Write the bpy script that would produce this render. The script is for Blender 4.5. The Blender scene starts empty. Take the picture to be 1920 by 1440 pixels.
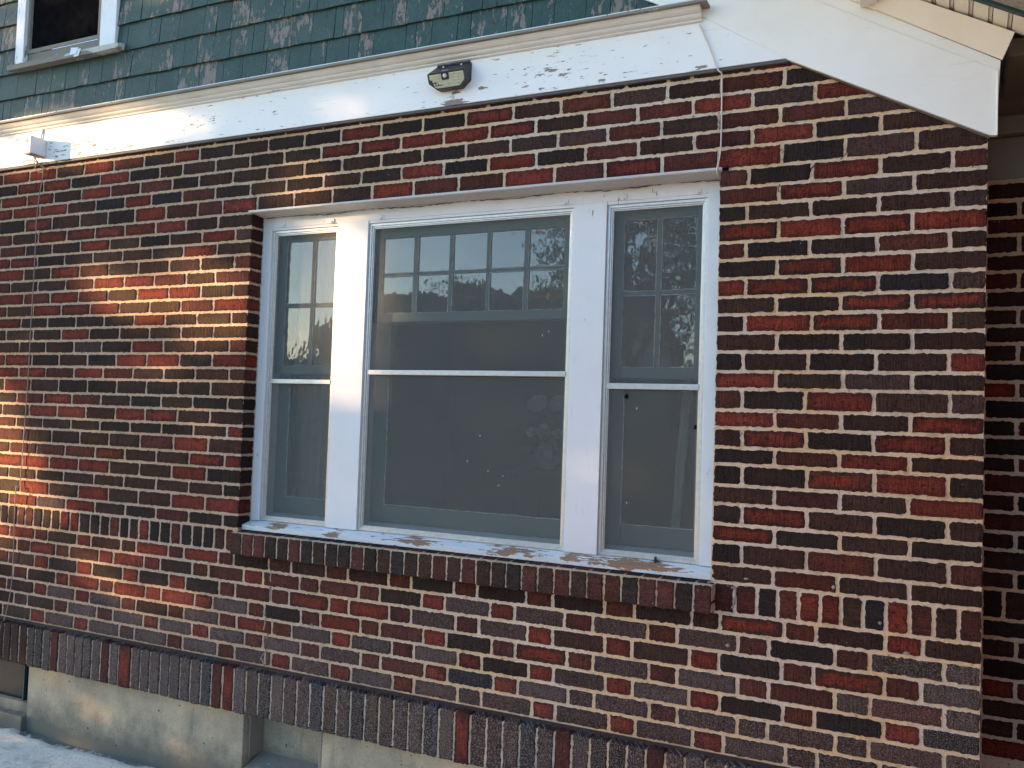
import bpy, bmesh, math, random
from mathutils import Vector, Matrix
R = math.radians
random.seed(7)
scene = bpy.context.scene

# ------------------------------------------------------------------ camera
CAM = Vector((-0.10272, -3.32753, -0.97284))
yaw, pitch, roll = 0.452625, 0.0404648, 0.0343545
fwd = Vector((-math.sin(yaw)*math.cos(pitch), math.cos(yaw)*math.cos(pitch), math.sin(pitch)))
rt = Vector((math.cos(yaw), math.sin(yaw), 0))
up = rt.cross(fwd)
r2 = math.cos(roll)*rt + math.sin(roll)*up
u2 = -math.sin(roll)*rt + math.cos(roll)*up
cd = bpy.data.cameras.new('camera')
cam = bpy.data.objects.new('camera', cd)
scene.collection.objects.link(cam)
m = Matrix((r2, u2, -fwd)).transposed().to_4x4()
m.translation = CAM
cam.matrix_world = m
cd.sensor_width = 36
cd.lens = 36*1689.79/1920
cd.clip_end = 500
scene.camera = cam

# ------------------------------------------------------------------ sky and sun
SUN_DIR = Vector((-0.90, -0.42, 0.145)).normalized()      # towards the sun
world = bpy.data.worlds.new("World")
scene.world = world
world.use_nodes = True
wn, wl = world.node_tree.nodes, world.node_tree.links
bg = wn['Background']
sky = wn.new('ShaderNodeTexSky')
sky.sky_type = 'NISHITA'
sky.sun_disc = False
sky.sun_elevation = math.asin(SUN_DIR.z)
sky.sun_rotation = math.atan2(SUN_DIR.x, SUN_DIR.y)
sky.air_density = 1.0
sky.dust_density = 0.5
sky.ozone_density = 2.5
wl.new(sky.outputs[0], bg.inputs[0])
bg.inputs[1].default_value = 0.15
sd = bpy.data.lights.new('sun', 'SUN')
sd.energy = 4.5
sd.angle = R(0.5)
sd.color = (1.0, 0.60, 0.28)
sun = bpy.data.objects.new('sun', sd)
scene.collection.objects.link(sun)
sun.rotation_euler = SUN_DIR.to_track_quat('Z', 'Y').to_euler()
sun.location = (-6, -5, 4)
scene.view_settings.view_transform = 'Standard'
scene.view_settings.look = 'None'
scene.view_settings.gamma = 1
scene.view_settings.exposure = 2.35
scene.cycles.max_bounces = 8
scene.cycles.transparent_max_bounces = 16

# ------------------------------------------------------------------ helpers
def col(o):
    scene.collection.objects.link(o); return o
def tag(o, label=None, cat=None, group=None, kind=None):
    if label: o['label'] = label
    if cat: o['category'] = cat
    if group: o['group'] = group
    if kind: o['kind'] = kind
    return o
def empty(name, loc=(0, 0, 0)):
    o = bpy.data.objects.new(name, None); o.location = loc
    o.empty_display_size = .1
    return col(o)
class MB:
    """collects vertices and faces for ONE mesh object"""
    def __init__(s): s.v = []; s.f = []; s.mi = []; s.c = 0
    def add(s, vs, fs, mi=0):
        b = len(s.v); s.v += [tuple(v) for v in vs]
        s.f += [tuple(i+b for i in f) for f in fs]; s.mi += [mi]*len(fs)
        return b
    def box(s, x0, x1, y0, y1, z0, z1, mi=0, bev=0.0):
        if bev <= 0:
            s.add([(x0,y0,z0),(x1,y0,z0),(x1,y1,z0),(x0,y1,z0),(x0,y0,z1),(x1,y0,z1),(x1,y1,z1),(x0,y1,z1)],
                  [(0,1,5,4),(1,2,6,5),(2,3,7,6),(3,0,4,7),(4,5,6,7),(3,2,1,0)], mi); return
        bm = bmesh.new()
        bmesh.ops.create_cube(bm, size=1)
        for v in bm.verts:
            v.co = Vector(((x0+x1)/2+v.co.x*(x1-x0), (y0+y1)/2+v.co.y*(y1-y0), (z0+z1)/2+v.co.z*(z1-z0)))
        bmesh.ops.bevel(bm, geom=bm.edges[:], offset=bev, segments=2, profile=.5, affect='EDGES')
        bm.verts.index_update()
        s.add([v.co[:] for v in bm.verts], [[v.index for v in f.verts] for f in bm.faces], mi)
        bm.free()
    def prism(s, pts, d0, d1, axis='y', mi=0):
        """polygon pts (a,b) extruded along axis from d0 to d1"""
        n = len(pts)
        def P(a, b, d): return {'y': (a, d, b), 'x': (d, a, b), 'z': (a, b, d)}[axis]
        vs = [P(a, b, d0) for a, b in pts]+[P(a, b, d1) for a, b in pts]
        fs = [tuple(range(n)), tuple(range(2*n-1, n-1, -1))]
        fs += [(i, i+n, (i+1) % n+n, (i+1) % n) for i in range(n)]
        s.add(vs, fs, mi)
    def tube(s, pts, r, seg=8, mi=0, cap=True):
        pts = [Vector(q) for q in pts]; rings = []
        n = len(pts)
        rr = r if isinstance(r, (list, tuple)) else [r]*n
        for i, q in enumerate(pts):
            t = (pts[min(i+1, n-1)]-pts[max(i-1, 0)]).normalized()
            a = t.cross(Vector((0, 1, 0)));
            if a.length < .05: a = t.cross(Vector((1, 0, 0)))
            a.normalize(); b = t.cross(a)
            rings.append([q+rr[i]*(math.cos(2*math.pi*k/seg)*a+math.sin(2*math.pi*k/seg)*b) for k in range(seg)])
        vs = [v for rg in rings for v in rg]; fs = []
        for i in range(n-1):
            for k in range(seg):
                fs.append((i*seg+k, i*seg+(k+1) % seg, (i+1)*seg+(k+1) % seg, (i+1)*seg+k))
        if cap:
            fs.append(tuple(range(seg-1, -1, -1))); fs.append(tuple((n-1)*seg+k for k in range(seg)))
        s.add(vs, fs, mi)
    def build(s, name, mats, parent=None, smooth=False, recalc=True):
        me = bpy.data.meshes.new(name)
        me.from_pydata(s.v, [], s.f)
        if not isinstance(mats, (list, tuple)): mats = [mats]
        for mt in mats: me.materials.append(mt)
        me.polygons.foreach_set('material_index', s.mi)
        if smooth: me.polygons.foreach_set('use_smooth', [True]*len(me.polygons))
        if recalc:
            bm = bmesh.new(); bm.from_mesh(me)
            bmesh.ops.recalc_face_normals(bm, faces=bm.faces[:]); bm.to_mesh(me); bm.free()
        me.update()
        o = bpy.data.objects.new(name, me); col(o)
        if parent: o.parent = parent; 
        return o
def s2l(c):
    return tuple((v/255/12.92 if v <= 10 else ((v/255+.055)/1.055)**2.4) for v in c)

# node helper
class NT:
    def __init__(s, name):
        s.m = bpy.data.materials.new(name); s.m.use_nodes = True
        s.n, s.l = s.m.node_tree.nodes, s.m.node_tree.links
        s.p = s.n['Principled BSDF']; s.out = s.n['Material Output']
    def new(s, t, **k):
        nd = s.n.new(t)
        for a, b in k.items(): setattr(nd, a, b)
        return nd
    def put(s, sock, v):
        if v is None: return
        if hasattr(v, 'is_output'): s.l.new(v, sock)
        else:
            if isinstance(v, tuple) and len(v) == 3 and sock.type == 'RGBA': v = (*v, 1)
            sock.default_value = v
    def coord(s): return s.new('ShaderNodeTexCoord').outputs['Object']
    def mapp(s, v, scale=(1, 1, 1), loc=(0, 0, 0)):
        n = s.new('ShaderNodeMapping'); s.l.new(v, n.inputs[0]); n.inputs['Scale'].default_value = scale; n.inputs['Location'].default_value = loc
        return n.outputs[0]
    def noise(s, v, scale, detail=3, rough=.55, dist=0, out='Fac'):
        n = s.new('ShaderNodeTexNoise'); s.l.new(v, n.inputs['Vector'])
        n.inputs['Scale'].default_value = scale; n.inputs['Detail'].default_value = detail
        n.inputs['Roughness'].default_value = rough; n.inputs['Distortion'].default_value = dist
        return n.outputs[out]
    def ramp(s, v, stops, interp='LINEAR'):
        n = s.new('ShaderNodeValToRGB'); s.l.new(v, n.inputs[0]); e = n.color_ramp.elements
        n.color_ramp.interpolation = interp
        while len(e) < len(stops): e.new(.5)
        for q, (a, c) in zip(e, stops):
            q.position = a; q.color = (c, c, c, 1) if isinstance(c, (int, float)) else (*c[:3], 1)
        return n.outputs[0]
    def mix(s, f, a, b, mode='MIX'):
        n = s.new('ShaderNodeMix', data_type='RGBA', blend_type=mode)
        s.put(n.inputs[0], f); s.put(n.inputs[6], a); s.put(n.inputs[7], b)
        return n.outputs[2]
    def math(s, op, a, b=0, clamp=False):
        n = s.new('ShaderNodeMath', operation=op, use_clamp=clamp); s.put(n.inputs[0], a); s.put(n.inputs[1], b)
        return n.outputs[0]
    def attr(s, name):
        return s.new('ShaderNodeAttribute', attribute_name=name)
    def bump(s, h, strength=.3, dist=.01, normal=None):
        n = s.new('ShaderNodeBump'); s.l.new(h, n.inputs['Height']); n.inputs['Strength'].default_value = strength
        n.inputs['Distance'].default_value = dist
        if normal: s.l.new(normal, n.inputs['Normal'])
        return n.outputs[0]
    def fin(s, color=None, rough=.8, normal=None, spec=.3, metal=0):
        s.put(s.p.inputs['Base Color'], color); s.put(s.p.inputs['Roughness'], rough)
        s.p.inputs['Specular IOR Level'].default_value = spec; s.p.inputs['Metallic'].default_value = metal
        if normal: s.l.new(normal, s.p.inputs['Normal'])
        return s.m

# ------------------------------------------------------------------ materials
def mat_brick():
    t = NT('brick')
    b = t.attr('buv').outputs['Vector']            # groove-perpendicular, groove-along, random
    nn = t.attr('bn').outputs['Vector']            # brick-normalised coordinates
    ca, cb = t.attr('ca').outputs['Color'], t.attr('cb').outputs['Color']
    sep = t.new('ShaderNodeSeparateXYZ'); t.l.new(nn, sep.inputs[0])
    du = t.math('MULTIPLY', t.math('ABSOLUTE', t.math('SUBTRACT', sep.outputs[0], .5)), 2)
    dv = t.math('MULTIPLY', t.math('ABSOLUTE', t.math('SUBTRACT', sep.outputs[1], .5)), 2)
    d = t.math('MAXIMUM', t.math('POWER', du, 5), t.math('POWER', dv, 2.2))
    n1 = t.noise(b, 38, 4, .6)
    d2 = t.math('ADD', d, t.math('MULTIPLY', t.math('SUBTRACT', n1, .5), 2.4))
    mask = t.ramp(d2, [(.05, 1), (.7, 0)])
    c = t.mix(mask, ca, cb)
    grain = t.noise(b, 165, 4, .75)
    groove = t.noise(t.mapp(b, (1, .07, 1)), 190, 2, .6)
    blot = t.noise(b, 16, 4, .65)
    c = t.mix(1, c, t.ramp(grain, [(.30, .30), (.5, 1.0), (.70, 1.55)]), 'MULTIPLY')
    c = t.mix(.8, c, t.ramp(groove, [(.3, .62), (.5, 1.0), (.7, 1.2)]), 'MULTIPLY')
    c = t.mix(1, c, t.ramp(blot, [(.3, (.78, .82, .86)), (.5, 1.0), (.7, (1.3, 1.18, 1.08))]), 'MULTIPLY')
    # dark pits and pale mineral specks
    pits = t.ramp(t.noise(b, 95, 3, .6, .6), [(.33, 1), (.38, 0)])
    c = t.mix(t.math('MULTIPLY', pits, .65), c, (.012, .010, .010))
    eff = t.math('MULTIPLY', sep.outputs[2], t.ramp(t.noise(b, 210, 3, .8), [(.50, 0), (.62, .8)]))
    c = t.mix(eff, c, s2l((164, 154, 148)))
    dots = t.ramp(t.noise(t.coord(), 140, 1, .5), [(.80, 0), (.82, 1)])
    c = t.mix(dots, c, (.55, .55, .52))
    h = t.math('ADD', t.math('MULTIPLY', groove, 1.0), t.math('ADD', t.math('MULTIPLY', grain, .6), t.math('MULTIPLY', pits, -.8)))
    return t.fin(c, .92, t.bump(h, 1.0, .006), .12)
def mat_mortar(tint=1.0):
    t = NT('mortar'); P = t.coord()
    n = t.noise(P, 9, 4, .6); g = t.noise(P, 240, 4, .7); st = t.noise(P, 2.2, 3, .5)
    c = t.mix(t.ramp(st, [(.42, 0), (.6, 1)]), s2l((218, 189, 153)), s2l((213, 196, 176)))
    c = t.mix(t.ramp(n, [(.55, 0), (.8, 1)]), c, s2l((220, 208, 194)))
    c = t.mix(1, c, t.ramp(g, [(.25, .5), (.5, 1), (.75, 1.15)]), 'MULTIPLY')
    c = t.mix(t.ramp(t.noise(P, 60, 3, .6), [(.27, .8), (.36, 0)]), c, s2l((92, 76, 62)))
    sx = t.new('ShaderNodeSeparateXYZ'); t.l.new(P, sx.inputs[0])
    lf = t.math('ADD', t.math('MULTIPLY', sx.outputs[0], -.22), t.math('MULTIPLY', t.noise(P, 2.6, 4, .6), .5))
    c = t.mix(t.ramp(lf, [(.62, 0), (1.0, .55)]), c, s2l((160, 134, 116)))  # mortar colour darkened leftward, imitating its shadier look at the oblique angle
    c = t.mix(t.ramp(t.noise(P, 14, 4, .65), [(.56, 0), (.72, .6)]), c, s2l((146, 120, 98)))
    if tint != 1: c = t.mix(1, c, (tint, tint*.97, tint*.93), 'MULTIPLY')
    h = t.math('ADD', t.noise(P, 120, 4, .65), t.math('MULTIPLY', g, .5))
    return t.fin(c, .95, t.bump(h, .9, .006), .15)
def mat_paint(name, base, under, flake=.62, sx=.25, rough=.42, dirt=.25, crack=.5, streak='x', spots=(), fs=42):
    """old painted wood: flakes lost along the grain, dirty cracks"""
    t = NT(name); P = t.coord()
    sc = {'x': (sx, 1, 1), 'z': (1, 1, sx)}[streak]
    q = t.mapp(P, sc)
    area = t.noise(P, 1.7, 3, .6)
    fl = t.noise(q, fs, 5, .65, .3)
    fl = t.math('ADD', fl, t.math('MULTIPLY', t.math('SUBTRACT', area, .5), .35))
    for (sx_, sz_, rx_, rz_, am_) in spots:      # places where whole flakes have fallen off
        mp = t.new('ShaderNodeMapping', vector_type='TEXTURE'); t.l.new(P, mp.inputs[0])
        mp.inputs['Location'].default_value = (sx_, 0, sz_); mp.inputs['Scale'].default_value = (rx_, 1000, rz_)
        ln = t.new('ShaderNodeVectorMath', operation='LENGTH'); t.l.new(mp.outputs[0], ln.inputs[0])
        fl = t.math('ADD', fl, t.math('MULTIPLY', t.math('SUBTRACT', 1, ln.outputs['Value'], True), am_))
    mk = t.ramp(fl, [(flake, 0), (flake+.02, 1)])
    cr = t.noise(t.mapp(P, {'x': (.06, 1, 1), 'z': (1, 1, .06)}[streak]), 110, 4, .7)
    crm = t.ramp(cr, [(.30, 1), (.36, 0)])
    d = t.noise(P, 5, 4, .6)
    c = t.mix(t.math('MULTIPLY', t.ramp(d, [(.45, 0), (.75, 1)]), dirt), base, tuple(v*w for v, w in zip(base, (.72, .68, .6))))
    c = t.mix(t.math('MULTIPLY', crm, crack), c, tuple(v*.45 for v in base))
    uc = t.mix(t.noise(P, 60, 3), under, tuple(v*.55 for v in under))
    c = t.mix(mk, c, uc)
    rg = t.mix(mk, (rough,)*3, (.9,)*3)
    h = t.math('SUBTRACT', t.math('MULTIPLY', t.noise(q, 60, 3), .15), t.math('ADD', mk, t.math('MULTIPLY', crm, .5)))
    return t.fin(c, rg, t.bump(h, .35, .003), .4)
def mat_plain(name, c, rough=.6, metal=0, bs=.15, scale=80, var=.2, spec=.4):
    t = NT(name); P = t.coord()
    n = t.noise(P, scale, 4, .6)
    cc = t.mix(1, c, t.ramp(n, [(.25, 1-var), (.75, 1+var)]), 'MULTIPLY')
    return t.fin(cc, rough, t.bump(n, bs, .002), spec, metal)
def mat_concrete():
    t = NT('foundation_concrete'); P = t.coord()
    n = t.noise(P, 3.5, 5, .6); g = t.noise(P, 90, 4, .65)
    c = t.mix(t.ramp(n, [(.35, 0), (.65, 1)]), s2l((144, 138, 122)), s2l((186, 172, 146)))
    c = t.mix(t.ramp(t.noise(t.mapp(P, (1, 1, .5)), 6, 4), [(.55, 0), (.75, .7)]), c, s2l((118, 120, 114)))
    c = t.mix(1, c, t.ramp(g, [(.3, .82), (.7, 1.12)]), 'MULTIPLY')
    sp = t.new('ShaderNodeSeparateXYZ'); t.l.new(P, sp.inputs[0])
    low = t.math('ADD', sp.outputs[2], t.math('MULTIPLY', t.noise(P, 7, 4, .65), .22))
    c = t.mix(t.ramp(t.math('ADD', low, 3), [(.43, .9), (.58, 0)]), c, s2l((96, 98, 92)))
    vs_ = t.ramp(t.noise(t.mapp(P, (1, 1, .12)), 14, 3), [(.60, 0), (.68, .4)])
    c = t.mix(vs_, c, s2l((112, 106, 94)))
    pit = t.noise(P, 46, 2, .5, .25)
    pm = t.ramp(pit, [(.28, 1), (.31, 0)])
    c = t.mix(pm, c, s2l((70, 66, 60)))
    h = t.math('SUBTRACT', t.math('ADD', n, t.math('MULTIPLY', g, .3)), t.math('MULTIPLY', pm, 1))
    return t.fin(c, .9, t.bump(h, .5, .006), .2)
def mat_patio():
    t = NT('patio_concrete'); P = t.coord()
    n = t.noise(P, 5, 6, .7, .4); g = t.noise(P, 60, 5, .7)
    c = t.mix(t.ramp(n, [(.30, 0), (.46, 1)]), s2l((170, 168, 160)), s2l((226, 220, 206)))
    c = t.mix(1, c, t.ramp(g, [(.25, .75), (.7, 1.08)]), 'MULTIPLY')
    sy = t.new('ShaderNodeSeparateXYZ'); t.l.new(P, sy.inputs[0])
    e = t.math('ADD', sy.outputs[1], t.math('MULTIPLY', t.noise(P, 9, 5, .75, .6), .34))      # broken, dirty edge along the wall
    c = t.mix(t.ramp(t.math("ADD", e, .86), [(.96, 0), (1.0, .95)]), c, s2l((104, 106, 98)))
    c = t.mix(t.ramp(t.noise(P, 34, 4, .7), [(.62, 0), (.66, .6)]), c, s2l((130, 132, 128)))
    return t.fin(c, .9, t.bump(t.math('ADD', n, t.math('MULTIPLY', g, .4)), .7, .012), .2)
def mat_shingle():
    t = NT('shingle_paint'); P = t.coord()
    q = t.mapp(P, (1, 1, .35))
    rnd = t.attr('sr').outputs['Fac']
    area = t.noise(P, 1.4, 2)
    n = t.noise(q, 44, 6, .72, .3)
    f = t.math('ADD', t.math('ADD', n, t.math('MULTIPLY', rnd, .19)), t.math('MULTIPLY', t.math('SUBTRACT', t.noise(P, 5, 2), .5), .35))
    mk = t.ramp(f, [(.675, 0), (.70, 1)])
    g = t.noise(q, 120, 4, .7)
    green = t.mix(t.ramp(t.noise(P, 7, 3), [(.3, 0), (.7, 1)]), s2l((34, 64, 63)), s2l((50, 80, 76)))
    green = t.mix(t.math('MULTIPLY', rnd, .5), green, s2l((58, 84, 82)))
    green = t.mix(1, green, t.ramp(g, [(.25, .62), (.6, 1.05)]), 'MULTIPLY')
    wood = t.mix(g, s2l((84, 72, 66)), s2l((146, 138, 132)))
    c = t.mix(mk, green, wood)
    spk = t.ramp(t.noise(q, 210, 2, .6), [(.70, 0), (.73, 1)])
    c = t.mix(t.math('MULTIPLY', spk, .7), c, s2l((165, 175, 172)))
    crk = t.ramp(t.noise(t.mapp(P, (1, 1, .05)), 75, 2), [(.27, 1), (.30, 0)])
    c = t.mix(t.math('MULTIPLY', crk, .6), c, (.01, .015, .015))
    h = t.math('SUBTRACT', t.math('MULTIPLY', g, .5), t.math('ADD', t.math('MULTIPLY', mk, .8), t.math('MULTIPLY', crk, 1)))
    return t.fin(c, .62, t.bump(h, .6, .003), .3)
def mat_glass(k=3.0):
    t = NT('old_glass'); P = t.coord()
    n = t.noise(t.mapp(P, (1, 1, .6)), 16, 2, .5)
    nb = t.bump(n, .10, .004)
    g = t.new('ShaderNodeBsdfGlossy'); g.inputs['Roughness'].default_value = .015; t.l.new(nb, g.inputs['Normal'])
    tr = t.new('ShaderNodeBsdfTransparent'); tr.inputs[0].default_value = (.86, .9, .88, 1)
    fr = t.new('ShaderNodeFresnel'); fr.inputs[0].default_value = 1.9
    mx = t.new('ShaderNodeMixShader'); t.l.new(t.math('MULTIPLY', fr.outputs[0], k), mx.inputs[0]); t.l.new(tr.outputs[0], mx.inputs[1]); t.l.new(g.outputs[0], mx.inputs[2])
    t.l.new(mx.outputs[0], t.out.inputs[0]); return t.m
def mat_screen():
    t = NT('insect_screen'); P = t.coord()
    d = t.new('ShaderNodeBsdfDiffuse')
    mesh = t.noise(t.mapp(P, (.3, 1, 1)), 700, 1)
    d.inputs[0].default_value = (.165, .18, .175, 1)
    tr = t.new('ShaderNodeBsdfTransparent')
    mx = t.new('ShaderNodeMixShader')
    f = t.math('ADD', t.ramp(mesh, [(.3, .34), (.7, .46)]), t.math('MULTIPLY', t.noise(P, 4, 3), .10))
    t.l.new(f, mx.inputs[0]); t.l.new(tr.outputs[0], mx.inputs[1]); t.l.new(d.outputs[0], mx.inputs[2])
    t.l.new(mx.outputs[0], t.out.inputs[0]); return t.m

M = {}
M['brick'] = mat_brick()
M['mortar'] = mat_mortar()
M['brick_plain'] = mat_plain('block_wall_brick_paint', s2l((84, 50, 44)), .9, 0, .4, 40, .3)
white = s2l((224, 226, 226))
M['frieze'] = mat_paint('white_frieze_paint', white, s2l((150, 140, 132)), .655, .22, dirt=.12, crack=.4, spots=[(-2.03,.380,.085,.035,.4),(-2.02,.425,.05,.012,.35),(-1.90,.425,.03,.012,.3),(-1.35,.385,.06,.012,.2),(-4.4,.43,.4,.06,.13),(-3.4,.46,.4,.05,.08),(-1.5,.46,.4,.05,.05),(-.965,.385,.05,.012,.35),(-3.9,.39,.5,.02,.14),(-2.9,.385,.5,.015,.12)], fs=85)
M['rake'] = mat_paint('white_rake_paint', s2l((226, 226, 220)), s2l((120, 120, 116)), .76, .3, dirt=.2, crack=.15)
M['casing'] = mat_paint('white_casing_paint', s2l((208, 213, 219)), s2l((150, 120, 98)), .70, .3, dirt=.15, crack=.22, streak='z')
M['sill'] = mat_paint('peeling_sill_paint', s2l((222, 225, 226)), s2l((172, 136, 110)),   .63, .3, dirt=.2, crack=.5, spots=[(-2.95,-1.51,.08,.02,.3),(-2.62,-1.515,.06,.02,.3),(-2.2,-1.515,.15,.02,.25),(-1.72,-1.515,.18,.025,.3),(-1.22,-1.515,.26,.028,.4),(-1.45,-1.51,.06,.02,.3)], fs=55)
M['mold'] = mat_paint('white_molding_paint', s2l((210, 210, 206)), s2l((120, 110, 100)), .70, .1, dirt=.4, crack=.5)
M['cream'] = mat_paint('cream_soffit_paint', s2l((216, 211, 198)), s2l((110, 104, 92)), .76, .3, dirt=.3, crack=.1)
M['lintel'] = mat_plain('grey_painted_steel', s2l((176, 178, 176)), .5, 0, .2, 40, .1)
M['steel_dark'] = mat_plain('dark_flashing', s2l((84, 82, 80)), .7, 0, .3, 60, .3)
M['alu'] = mat_plain('storm_frame_aluminium', s2l((196, 198, 196)), .38, .55, .1, 50, .12, .5)
M['sash'] = mat_paint('green_sash_paint', s2l((66, 92, 92)), s2l((170, 176, 172)), .73, .5, .5, .2, .3)
M['putty'] = mat_plain('white_putty', s2l((170, 176, 172)), .8, 0, .4, 70, .3)
M['jamb'] = mat_paint('grey_jamb_paint', s2l((176, 182, 182)), s2l((100, 90, 80)), .72, .2, dirt=.5, streak='z')
M['glass'] = mat_glass(2.8)
M['glass_low'] = mat_glass(1.1)
M['screen'] = mat_screen()
M['shingle'] = mat_shingle()
M['gap'] = mat_plain('black_gap', (.004, .004, .004), .95, 0, .1, 20, .1, 0)
M['weathered'] = mat_paint('bare_weathered_wood', s2l((128, 125, 117)), s2l((205, 208, 204)), .66, .2, .85, .4, .6, spots=[(-4.17, .945, .20, .05, .45), (-4.42, .94, .08, .03, .3)])
M['upcasing'] = mat_paint('white_upper_casing_paint', s2l((214, 220, 224)), s2l((150, 142, 134)), .63, .35, dirt=.4, crack=.5, streak='z')
M['concrete'] = mat_concrete()
M['patio'] = mat_patio()
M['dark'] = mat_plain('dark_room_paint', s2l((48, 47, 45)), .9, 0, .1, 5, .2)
M['black'] = mat_plain('black_plastic', s2l((40, 43, 52)), .38, 0, .05, 200, .15, .5)
M['whiteplastic'] = mat_plain('white_plastic', s2l((206, 208, 216)), .4, 0, .03, 100, .05)
M['cable'] = mat_plain('grey_cable', s2l((138, 126, 120)), .6, 0, .05, 100, .1)
M['roof'] = mat_plain('grey_asphalt_shingle', s2l((142, 138, 132)), .95, 0, .6, 140, .5)
M['greenmetal'] = mat_plain('dark_green_trim', s2l((30, 62, 60)), .5, 0, .1, 60, .25)
M['curtain'] = mat_plain('sheer_curtain', s2l((216, 210, 200)), .9, 0, .2, 30, .08)
M['petal'] = mat_plain('pale_pink_petal', s2l((245, 232, 226)), .8, 0, .1, 60, .1)
M['leaf'] = mat_plain('leaf_green', s2l((60, 82, 40)), .7, 0, .1, 3, .5)
M['bark'] = mat_plain('bark', s2l((84, 70, 58)), .95, 0, .6, 30, .4)
M['lawn'] = mat_plain('dry_lawn', s2l((104, 104, 66)), .95, 0, .6, 6, .35)
M['fencewood'] = mat_plain('fence_wood', s2l((150, 128, 100)), .9, 0, .4, 12, .3)
M['farwall'] = mat_plain('tan_stucco', s2l((176, 160, 136)), .9, 0, .2, 8, .15)
M['farroof'] = mat_plain('brown_roof_shingles', s2l((104, 88, 78)), .95, 0, .4, 20, .25)
ZL=[0.3451, 0.2761, 0.2076, 0.1385, 0.07, -0.0103, -0.0804, -0.1469, -0.2122, -0.2852, -0.3521, -0.4216, -0.4897, -0.555, -0.6235, -0.6931, -0.7653, -0.8297, -0.9068, -0.9724, -1.0441, -1.1059, -1.1829, -1.2509, -1.3251, -1.3905, -1.4689, -1.5357, -1.6471, -1.7158, -1.7881, -1.864, -1.9376, -2.0084, -2.0797, -2.1535]
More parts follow.
